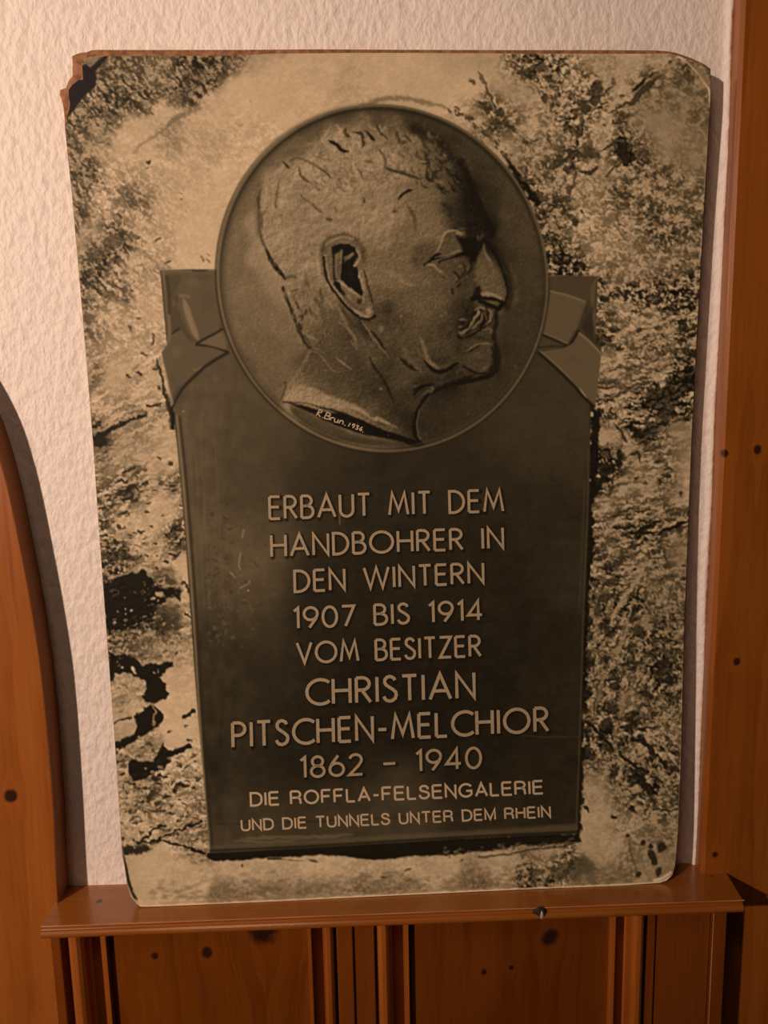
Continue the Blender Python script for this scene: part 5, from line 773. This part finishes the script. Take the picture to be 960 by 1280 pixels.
HAND = [('R', [[(0, 0), (.1, 1)], [(.1, 1), (.4, .95), (.42, .7), (.05, .5), (.45, 0)]], .6), ('.', [[(.05, 0), (.15, .02)]], .3), ('B', [[(0, 0), (.08, 1)], [(0, 1), (.45, .95), (.5, .65), (.1, .52), (.5, .45), (.52, .1), (0, 0)]], .68),
        ('r', [[(0, 0), (.05, .55)], [(.05, .35), (.2, .55), (.34, .5)]], .44), ('u', [[(0, .55), (.02, .12), (.2, 0), (.36, .15), (.4, .55)], [(.4, .5), (.44, 0)]], .6), ('n', [[(0, 0), (.03, .55)], [(.03, .35), (.2, .55), (.36, .45), (.4, 0)]], .56), ('.', [[(.05, 0), (.15, .02)]], .5),
        ('1', [[(0, 0), (.1, .62)]], .3), ('9', [[(.32, .45), (.2, .34), (.08, .42), (.1, .58), (.24, .64), (.33, .55), (.3, .25), (.18, 0)]], .46), ('3', [[(.05, .58), (.2, .64), (.3, .52), (.16, .36), (.32, .2), (.2, 0), (.04, .06)]], .46), ('6', [[(.28, .62), (.12, .42), (.06, .18), (.16, .02), (.3, .12), (.24, .28), (.09, .24)]], .44), ('.', [[(.0, -.05), (.08, -.1)]], .2)]
def hand_strip(p0, p1, h, w):
    adv = sum(c[2] for c in HAND); p0 = np.array(p0); p1 = np.array(p1); n = (p1 - p0) / np.hypot(*(p1 - p0)); nn = np.array([n[1], -n[0]]); a = 0; V_, F_ = [], []
    for _, st, wd in HAND:
        for pl in st:
            q = np.array([p0 + (p1 - p0) * ((a + gx) / adv) + nn * gy * h for gx, gy in pl]); v, f = ribbon(crspline(q, 3) if len(q) > 2 else q, w)
            F_ += [tuple(i + len(V_) for i in ff) for ff in f]; V_ += v
        a += wd
    return V_, F_
def letter_lines():
    for strokes_, w, t in LAID:
        V_, F_ = [], []
        for q in strokes_:
            v, f = ribbon(np.asarray(q), w); F_ += [tuple(i + len(V_) for i in ff) for ff in f]; V_ += v
        yield V_, F_, 0, t
    for t, a, b, h, w in (('DIE ROFFLA-FELSENGALERIE', (314, 1006.6), (678.2, 991.2), 15.6, 2.7), ('UND DIE TUNNELS UNTER DEM RHEIN', (302.6, 1037.6), (687.5, 1020.6), 13.0, 2.3)):
        V_, F_ = [], []
        for q in lay(t, a, b, h, h, .24, GH):
            v, f = ribbon(np.asarray(q), w); F_ += [tuple(i + len(V_) for i in ff) for ff in f]; V_ += v
        yield V_, F_, 1, t
    v, f = hand_strip((395.5, 519.5), (455.5, 540.0), 8.2, 1.25); yield v, f, 2, ''
LETTER_DARK = (0.27, 0.215, 0.125, 1); LETTER_LIGHT = (0.52, 0.43, 0.28, 1); LETTER_PLAIN = (0.58, 0.46, 0.30, 1)

# ---------------------------------------------------------------- the wall
P = NT('white_textured_plaster')
tc = P.n('ShaderNodeTexCoord')
mp = P.n('ShaderNodeMapping'); mp.inputs['Rotation'].default_value = (0, math.radians(-28), 0); mp.inputs['Scale'].default_value = (1.0, 1.0, 0.62)
P.l(tc.outputs['Object'], mp.inputs[0])
n0 = P.n('ShaderNodeTexNoise', i_2=60.0, i_3=2.0); P.l(mp.outputs[0], n0.inputs['Vector'])
wv = P.n('ShaderNodeVectorMath', operation='SCALE'); P.l(n0.outputs['Color'], wv.inputs[0]); wv.inputs['Scale'].default_value = 0.004
wa = P.n('ShaderNodeVectorMath', operation='ADD'); P.l(mp.outputs[0], wa.inputs[0]); P.l(wv.outputs[0], wa.inputs[1])
n1 = P.n('ShaderNodeTexNoise', i_2=190.0, i_3=2.0, i_4=0.5); P.l(wa.outputs[0], n1.inputs['Vector'])
n2 = P.n('ShaderNodeTexVoronoi', i_2=150.0); n2.feature = 'SMOOTH_F1'; P.l(wa.outputs[0], n2.inputs['Vector'])
n3 = P.n('ShaderNodeTexNoise', i_2=42.0, i_3=2.0); P.l(tc.outputs['Object'], n3.inputs['Vector'])
hh = P.math('ADD', P.math('MULTIPLY', P.smooth(n1.outputs[0], 0.30, 0.74), 1.0), P.math('MULTIPLY', n2.outputs['Distance'], -0.7))
hh = P.math('ADD', hh, P.math('MULTIPLY', n3.outputs[0], 1.6))
bpn = P.n('ShaderNodeBump'); bpn.inputs['Strength'].default_value = 0.42; bpn.inputs['Distance'].default_value = 0.0015
P.l(hh, bpn.inputs['Height']); P.l(bpn.outputs[0], P.b.inputs['Normal'])
P.l(P.mix(P.smooth(n1.outputs[0], 0.25, 0.45), (0.70, 0.64, 0.59, 1.0), (0.82, 0.765, 0.72, 1.0)), P.b.inputs['Base Color'])
P.b.inputs['Roughness'].default_value = 0.62
M_PLASTER = P.m

# wall mesh: flat with gentle trowel waves, a raised plaster lip where it meets the right-hand post
xs = np.concatenate([np.linspace(-75, 27.6, 104), np.linspace(27.7, 29.2, 16), np.linspace(30, 70, 12)])
zs = np.linspace(-ZL, 135, 200)
XX, ZZ = np.meshgrid(xs, zs)
rngw = np.random.RandomState(4)
lipx = 28.62 + 0.00 * ZZ + 0.07 * np.sin(ZZ * 0.13 + 1) + 0.05 * np.sin(ZZ * 0.41)
YY = 0.06 * np.sin(XX * 0.31 + 0.8 * np.sin(ZZ * 0.11)) + 0.05 * np.sin(ZZ * 0.23 + XX * 0.12)
YY -= 0.30 * np.exp(-((XX - lipx) / 0.30) ** 2)
nz, nx = XX.shape
V = np.stack([XX.ravel(), YY.ravel(), ZZ.ravel()], 1)
F = [(j * nx + i, j * nx + i + 1, (j + 1) * nx + i + 1, (j + 1) * nx + i) for j in range(nz - 1) for i in range(nx - 1)]
wall = mesh_obj('wall_back', V, F, M_PLASTER, smooth=True); tag(wall, 'white roughcast plaster wall behind the leaning board', kind='structure')

Fm = NT('dark_floorboards'); fb = Fm.n('ShaderNodeTexNoise', i_2=6.0); Fm.l(Fm.mix(fb.outputs[0], (0.10, 0.045, 0.02, 1), (0.16, 0.08, 0.035, 1)), Fm.b.inputs['Base Color']); Fm.b.inputs['Roughness'].default_value = 0.5
fl = mesh_obj('floor', [(-120, -220, -ZL), (120, -220, -ZL), (120, 4, -ZL), (-120, 4, -ZL)], [(0, 1, 2, 3)], Fm.m); tag(fl, 'dark wooden floor', kind='structure')

# ---------------------------------------------------------------- right-hand pine post
m_post = pine('honey_pine_post', 0, 2, [(32.55, 55.2, .36), (29.05, 38.9, .33), (31.85, 39.2, .36), (31.0, 20.4, .32), (34.4, 20.1, .42), (29.9, 1.9, .4)], seed=3.0, origin=(45, -0.8, -ZL), light=(0.33, 0.105, 0.012), dark=(0.215, 0.058, 0.005))
pV, pF = extrude_poly([(28.72, 0.8), (28.72, -1.3), (29.0, -1.6), (62, -1.6), (62, 0.8)], 'z', -ZL, 132)
post = fix_normals(mesh_obj('pine_post', pV, pF, m_post, loc=(45, -0.8, -ZL)))
tag(post, 'tall honey-coloured pine board with dark knots along the right edge of the plaster', 'post')

# ---------------------------------------------------------------- left-hand curved pine side
arc = [(-30.0, 0.0), (-29.85, 4), (-29.62, 9.0), (-29.52, 15.0), (-29.55, 20.6), (-29.66, 23.9), (-29.98, 28.7), (-30.34, 32.5), (-30.78, 36.6), (-31.35, 40.2), (-32.25, 43.8), (-33.9, 47.5), (-36.4, 51.2), (-40.0, 54.4), (-45, 56.6), (-52, 57.6), (-62, 58)]
def spline(pts, n=6, closed=False):
    p = np.asarray(pts, float); out = []
    N_ = len(p); rng_ = range(N_ if closed else N_ - 1)
    g = (lambda i: p[i % N_]) if closed else (lambda i: p[min(max(i, 0), N_ - 1)])
    for i in rng_:
        p0, p1, p2, p3 = g(i - 1), g(i), g(i + 1), g(i + 2)
        for t in np.arange(n) / n:
            out.append(0.5 * ((2 * p1) + (-p0 + p2) * t + (2 * p0 - 5 * p1 + 4 * p2 - p3) * t * t + (-p0 + 3 * p1 - 3 * p2 + p3) * t ** 3))
    if not closed: out.append(p[-1])
    return np.array(out)
arcs = [tuple(q) for q in spline(arc, 4)]
poly = [(-62, -ZL), (-30.3, -ZL), (-30.3, -1.1), (-30.0, -1.1)] + arcs
m_arch = pine('orange_pine_arch', 0, 2, [(-34.4, 25.4, .95), (-33.2, 10.4, .6)], seed=11.0, origin=(-45, -1, -ZL), light=(0.36, 0.115, 0.018), dark=(0.235, 0.066, 0.008), ring=3.4)
aV, aF = extrude_poly(poly, 'y', -2.4, 0.6)
arch = fix_normals(mesh_obj('curved_pine_panel', aV, aF, m_arch, loc=(-45, -1, -ZL)))
bevel(arch, 0.10, 2, 50)
tag(arch, 'thick pine panel with a curved right edge standing against the wall at the left', 'panel')

# ---------------------------------------------------------------- wainscot below the ledge
T = thing('pine_wainscot', 'pine wainscot with two knotty panels between upright mouldings under the ledge', 'wainscot', (0, 0, -ZL))
OW = (0, 0, -ZL)
def wpart(name, poly, mat, z0=-ZL, z1=-1.2, smooth=False):
    v, f_ = extrude_poly(poly, 'z', z0, z1)
    o = fix_normals(mesh_obj(name, v, f_, mat, parent=T, loc=OW))
    return o
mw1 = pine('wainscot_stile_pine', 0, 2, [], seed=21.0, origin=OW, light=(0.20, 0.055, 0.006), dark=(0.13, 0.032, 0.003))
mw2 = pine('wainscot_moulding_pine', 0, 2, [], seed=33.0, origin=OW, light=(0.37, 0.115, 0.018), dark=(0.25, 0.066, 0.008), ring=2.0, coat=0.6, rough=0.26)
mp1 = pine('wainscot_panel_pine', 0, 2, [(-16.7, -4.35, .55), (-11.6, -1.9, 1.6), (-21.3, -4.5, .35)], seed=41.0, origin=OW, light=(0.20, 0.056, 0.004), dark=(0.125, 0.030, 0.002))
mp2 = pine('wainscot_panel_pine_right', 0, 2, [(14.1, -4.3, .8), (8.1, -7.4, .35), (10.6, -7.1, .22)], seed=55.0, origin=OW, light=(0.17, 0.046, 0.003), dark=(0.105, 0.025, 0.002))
YB = -3.7                                  # panel plane
FACE = -4.35                               # stile plane
# carcass behind
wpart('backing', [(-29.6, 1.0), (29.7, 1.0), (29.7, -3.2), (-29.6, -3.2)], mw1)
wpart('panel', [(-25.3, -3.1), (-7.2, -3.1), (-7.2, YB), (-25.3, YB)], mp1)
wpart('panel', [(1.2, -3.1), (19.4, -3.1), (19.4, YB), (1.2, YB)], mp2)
def stile(x0, x1, y): 
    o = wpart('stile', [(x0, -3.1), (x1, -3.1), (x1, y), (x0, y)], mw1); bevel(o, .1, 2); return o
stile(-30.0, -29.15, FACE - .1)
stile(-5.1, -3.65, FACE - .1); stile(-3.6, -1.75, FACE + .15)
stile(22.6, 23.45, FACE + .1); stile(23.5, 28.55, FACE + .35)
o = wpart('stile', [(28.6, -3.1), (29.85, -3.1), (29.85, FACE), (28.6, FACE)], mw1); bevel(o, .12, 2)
def moulding(x, w, flip):
    """bead on the outer edge, long slope, thin fillet by the panel"""
    prof = [(0.0, -0.58), (0.0, 0.7), (0.1, 1.0), (0.36, 1.2), (0.72, 1.2), (0.98, 0.98), (1.06, .55), (1.12, -.3), (1.25, -.46), (2.2, -.46), (2.28, -.3), (2.3, .62), (2.66, .62), (2.72, -.58)]
    k = w / 2.8
    pts = []
    for (a, h) in prof:
        pts.append((x + (a * k if not flip else -a * k), YB - h))
    o = wpart('moulding', pts, mw2)
    bevel(o, .05, 2, 25)
    return o
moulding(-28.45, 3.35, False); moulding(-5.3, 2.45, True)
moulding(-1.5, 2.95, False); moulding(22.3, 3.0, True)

# ---------------------------------------------------------------- the ledge
LG = thing('pine_ledge', 'pine ledge with rounded nose that carries the leaning board', 'ledge', (0, -2.7, -1.6))
OL = (0, -2.7, -1.6)
m_ledge = pine('reddish_pine_ledge', 1, 0, [(-2.3, -26.35, .33), (-2.0, 29.5, .1)], seed=61.0, origin=OL, light=(0.31, 0.105, 0.016), dark=(0.20, 0.058, 0.008), rough=0.26, coat=0.6, ring=1.2)
# top board: outline in plan with front profile swept along x
prof = [(0.6, 0.0), (-5.30, 0.0), (-5.34, -0.03), (-5.30, -0.30), (-5.36, -0.34), (-5.54, -0.38), (-5.66, -0.50), (-5.70, -0.66), (-5.66, -0.84), (-5.52, -0.98), (-5.1, -1.02), (0.6, -1.02)]
def sweep_x(prof, x0f, x1f, nseg=1, mat=None, name='board'):
    V = []; n = len(prof); F = []
    rows = np.linspace(0, 1, nseg + 1)
    for t in rows:
        for (y, z) in prof:
            a, b = x0f(y), x1f(y)
            V.append((a + (b - a) * t, y, z))
    for r in range(nseg):
        for i in range(n):
            j = (i + 1) % n
            F.append((r * n + i, r * n + j, (r + 1) * n + j, (r + 1) * n + i))
    F.append(tuple(range(n))); F.append(tuple(range((nseg + 1) * n - 1, nseg * n - 1, -1)))
    return V, F
xl = lambda y: -30.28 + 0.12 * max(0, (-y - 5.3)) * 2
xr = lambda y: 31.25 + (y + 1.6) * 0.16 if y < -1.0 else 31.3
V, F = sweep_x(prof, xl, xr, 1)
lb = fix_normals(mesh_obj('top_board', V, F, m_ledge, parent=LG, loc=OL)); bevel(lb, .05, 2, 40)
# pale strips along the arrises: wear, plus the gloss highlight put into the colour
Mw = NT('worn_pale_highlight'); wn = Mw.n('ShaderNodeTexNoise', i_2=70.0, i_3=3.0)
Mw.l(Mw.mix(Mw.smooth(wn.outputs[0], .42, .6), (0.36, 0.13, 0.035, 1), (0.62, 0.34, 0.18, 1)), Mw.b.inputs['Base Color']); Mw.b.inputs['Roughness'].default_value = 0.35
def arris(p0, p1, r, parent, loc, name='worn_arris_highlight'):
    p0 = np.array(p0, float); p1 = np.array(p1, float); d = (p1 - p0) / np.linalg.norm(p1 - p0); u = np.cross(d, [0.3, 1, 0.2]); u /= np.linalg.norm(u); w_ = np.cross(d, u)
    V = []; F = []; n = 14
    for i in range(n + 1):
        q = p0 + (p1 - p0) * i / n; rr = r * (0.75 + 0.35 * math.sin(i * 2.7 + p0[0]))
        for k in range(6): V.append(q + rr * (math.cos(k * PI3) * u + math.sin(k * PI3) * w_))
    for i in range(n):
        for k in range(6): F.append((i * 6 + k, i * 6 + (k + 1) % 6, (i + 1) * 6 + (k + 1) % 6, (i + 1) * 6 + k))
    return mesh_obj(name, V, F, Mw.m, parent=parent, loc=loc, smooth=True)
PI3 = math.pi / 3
tag(arris((-30.15, -5.31, -0.01), (30.75, -5.31, -0.01), 0.05, LG, OL), 'worn pale front arris with painted highlight')
tag(arris((28.62, FACE - .02, -ZL), (28.62, FACE - .02, -1.3), 0.05, T, OW), 'worn pale arris with painted highlight')
cove = [(-3.2, -1.0), (-5.0, -1.0), (-4.98, -1.1), (-4.75, -1.2), (-4.6, -1.38), (-4.52, -1.58), (-3.2, -1.58)]
V, F = sweep_x(cove, lambda y: -29.9, lambda y: 29.9, 1)
cv = fix_normals(mesh_obj('cove_moulding', V, F, mw1, parent=LG, loc=OL))
# chip in the nose with a pale metal pin in it
Mk = NT('dark_dent'); Mk.b.inputs['Base Color'].default_value = (0.02, 0.007, 0.004, 1); Mk.b.inputs['Roughness'].default_value = 0.8
Mt = NT('dull_metal'); Mt.b.inputs['Base Color'].default_value = (0.55, 0.50, 0.42, 1); Mt.b.inputs['Metallic'].default_value = 0.3; Mt.b.inputs['Roughness'].default_value = 0.45
def blob(name, c, r, mat, parent, loc, seg=20, rings=12, warp=0.0, seed=0):
    rg = np.random.RandomState(seed); V = []; F = []
    for i in range(rings + 1):
        th = math.pi * i / rings
        for j in range(seg):
            ph = 2 * math.pi * j / seg
            k = 1 + warp * math.sin(3 * ph + seed) * math.sin(2 * th + seed)
            V.append((c[0] + r[0] * k * math.sin(th) * math.cos(ph), c[1] + r[1] * k * math.sin(th) * math.sin(ph), c[2] + r[2] * k * math.cos(th)))
    for i in range(rings):
        for j in range(seg):
            k = (j + 1) % seg
            F.append((i * seg + j, (i + 1) * seg + j, (i + 1) * seg + k, i * seg + k))
    return mesh_obj(name, V, F, mat, parent=parent, loc=loc, smooth=True)
kx = 12.72
blob('knot', (kx, -5.46, -0.40), (0.60, 0.24, 0.55), Mk.m, LG, OL, warp=.18, seed=2)
pin = blob('metal_pin', (kx + .1, -5.60, -0.45), (0.20, 0.16, 0.42), Mt.m, LG, OL, warp=.05)
tag(pin, 'pale grey metal pin')

# ---------------------------------------------------------------- the leaning picture board
BW, BH = 49.9216, 70.0
def bow(a, b):
    """point of the bowed, leaning front face; a across 0..1, b up 0..1 (cm)"""
    y = sum(YC[i] * b ** i for i in range(5)) + (0.69 * a - 0.38) * (1 - b) ** 2
    return np.stack([-23.931 + BW * a, y, 70.0 * b], -1)
def on_board(px, py, out=0.0):
    """image pixel coordinates (px,py) -> cm on the board face, pushed out by `out`"""
    a, b = image_to_board(px, py)
    p = bow(a, b)
    dy = sum(i * YC[i] * b ** (i - 1) for i in range(1, 5)); n = np.stack([0 * b, -70.0 + 0 * b, dy], -1)
    n /= np.linalg.norm(n, axis=-1, keepdims=True)
    return p + n * out
BO = (-23.9 + 25, -2.4, 0.0)
BD = thing('leaning_picture_board', 'large worn sepia picture board of a bronze memorial plaque, leaning on the ledge', 'picture board', BO)
Mb = NT('brown_fibreboard'); nb = Mb.n('ShaderNodeTexNoise', i_2=120.0, i_3=5.0)
Mb.l(Mb.mix(Mb.smooth(nb.outputs[0], .3, .7), (0.36, 0.17, 0.085, 1), (0.17, 0.075, 0.032, 1)), Mb.b.inputs['Base Color']); Mb.b.inputs['Roughness'].default_value = 0.85

out_board = np.array(OUTLINE_BOARD, float)
# fibreboard slab: outline rows triangulated by a grid clipped to the outline
def grid_patch(outline, step, keep=None, out=0.0):
    """grid over the artwork clipped to an outline, rim vertices snapped on the outline. returns image pixel coords, faces"""
    x0, y0 = outline.min(0) - step; x1, y1 = outline.max(0) + step
    gx = np.arange(x0, x1 + step, step); gy = np.arange(y0, y1 + step, step)
    X, Y = np.meshgrid(gx, gy); ny, nx = X.shape
    ins = inside_poly(X, Y, outline)
    q = ins[:-1, :-1] | ins[1:, :-1] | ins[:-1, 1:] | ins[1:, 1:]
    jj, ii = np.nonzero(q)
    if True:
        qd = np.stack([jj * nx + ii, (jj + 1) * nx + ii, (jj + 1) * nx + ii + 1, jj * nx + ii + 1], 1)
    used = np.unique(qd)
    xf, yf = X.ravel().copy(), Y.ravel().copy(); insf = ins.ravel()
    rim = used[~insf[used]]
    sx, sy = nearest_on_poly(xf[rim], yf[rim], outline)
    xf[rim] = sx; yf[rim] = sy
    return xf, yf, qd
def build_fast(name, P, quads, mat, parent, loc, rgb=None, smooth=True):
    used, inv = np.unique(quads, return_inverse=True); inv = inv.reshape(quads.shape)
    v = (P[used] - np.asarray(loc)) * CM
    me = bpy.data.meshes.new(name)
    me.vertices.add(len(v)); me.vertices.foreach_set('co', v.astype(np.float32).ravel())
    me.loops.add(inv.size); me.loops.foreach_set('vertex_index', inv.astype(np.int32).ravel())
    me.polygons.add(len(inv)); me.polygons.foreach_set('loop_start', (np.arange(len(inv)) * 4).astype(np.int32))
    me.update(calc_edges=True)
    if rgb is not None:
        ca = me.color_attributes.new('print', 'FLOAT_COLOR', 'POINT')
        c = np.ones((len(v), 4), np.float32); c[:, :3] = rgb[used]
        ca.data.foreach_set('color', c.ravel())
    if smooth: me.polygons.foreach_set('use_smooth', np.ones(len(inv), bool))
    me.materials.append(mat)
    o = bpy.data.objects.new(name, me); col.objects.link(o); o.parent = parent
    return o
# slab
xf, yf, qd = grid_patch(out_board, 8.0)
n0_ = len(xf)
Pf = on_board(xf, yf, 0.0); Pb = on_board(xf, yf, -0.9)
edges = {}
for q in qd:
    for k in range(4):
        e = (q[k], q[(k + 1) % 4]); edges[e] = edges.get(e, 0) + 1
side = [(a, b, b + n0_, a + n0_) for (a, b) in edges if (b, a) not in edges]
slab = build_fast('fibreboard_slab', np.concatenate([Pf, Pb]), np.concatenate([qd, qd[:, ::-1] + n0_, np.array(side)[:, ::-1]]), Mb.m, BD, BO, smooth=False)
tag(slab, 'brown fibreboard slab showing at the torn top edge')
fix_normals(slab)
# hanging batten on the back, against the wall
bt = mesh_obj('back_batten', *extrude_poly([(-0.55, 61.5), (0.1, 61.5), (0.1, 65.0), (-0.66, 65.0)], 'x', -14, 16), Mb.m, parent=BD, loc=BO); fix_normals(bt)

Mp = NT('matt_sepia_photo_print')
at = Mp.n('ShaderNodeAttribute'); at.attribute_name = 'print'
Mp.l(at.outputs['Color'], Mp.b.inputs['Base Color'])
Mp.b.inputs['Roughness'].default_value = 0.55
Mp.b.inputs['Specular IOR Level'].default_value = 0.12
gnz = Mp.n('ShaderNodeTexNoise', i_2=900.0); gb = Mp.n('ShaderNodeBump'); gb.inputs['Strength'].default_value = 0.06; gb.inputs['Distance'].default_value = 0.0003
Mp.l(gnz.outputs[0], gb.inputs['Height']); Mp.l(gb.outputs[0], Mp.b.inputs['Normal'])

xf, yf, qd = grid_patch(np.array(OUTLINE_PRINT, float), PRINT_STEP)
PP = on_board(xf, yf, 0.06)
rgb = np.zeros((len(xf), 3), np.float32)
us = np.unique(qd); rgb[us] = sample_print(xf[us], yf[us])
cx_, cy_ = xf[qd].mean(1), yf[qd].mean(1)
in_disc = inside_poly(cx_, cy_, DISC)
in_head = in_disc & inside_poly(cx_, cy_, HEAD)
in_plaque = inside_poly(cx_, cy_, PLAQUE) & ~in_disc
rock = ~(in_disc | in_plaque)
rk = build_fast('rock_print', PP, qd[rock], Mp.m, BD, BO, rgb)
tag(rk, 'sepia print of speckled rough rock around the plaque')
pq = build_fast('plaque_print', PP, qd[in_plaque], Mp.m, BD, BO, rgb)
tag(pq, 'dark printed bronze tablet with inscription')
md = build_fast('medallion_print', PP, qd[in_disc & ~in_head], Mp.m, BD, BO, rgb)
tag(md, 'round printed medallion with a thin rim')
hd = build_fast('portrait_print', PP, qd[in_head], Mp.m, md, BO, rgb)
tag(hd, 'printed relief portrait of a moustached man facing right')

# lettering: ribbons lying on the print, one mesh for each line
Ml = NT('raised_letter_print'); ln = Ml.n('ShaderNodeTexNoise', i_2=140.0, i_3=4.0)
Ml.l(Ml.mix(Ml.smooth(ln.outputs[0], .33, .66), LETTER_DARK, LETTER_LIGHT), Ml.b.inputs['Base Color']); Ml.b.inputs['Roughness'].default_value = 0.6
Ml2 = NT('plain_letter_print'); Ml2.b.inputs['Base Color'].default_value = LETTER_PLAIN; Ml2.b.inputs['Roughness'].default_value = 0.6
for li, (lv, lf, plain, txt) in enumerate(letter_lines()):
    lv = np.array(lv)
    Pl = on_board(lv[:, 0], lv[:, 1], 0.075)
    parent = md if plain == 2 else pq
    o = mesh_obj('inscription_line' if plain != 2 else 'signature', Pl, lf, Ml2.m if plain else Ml.m, parent=parent, loc=BO)
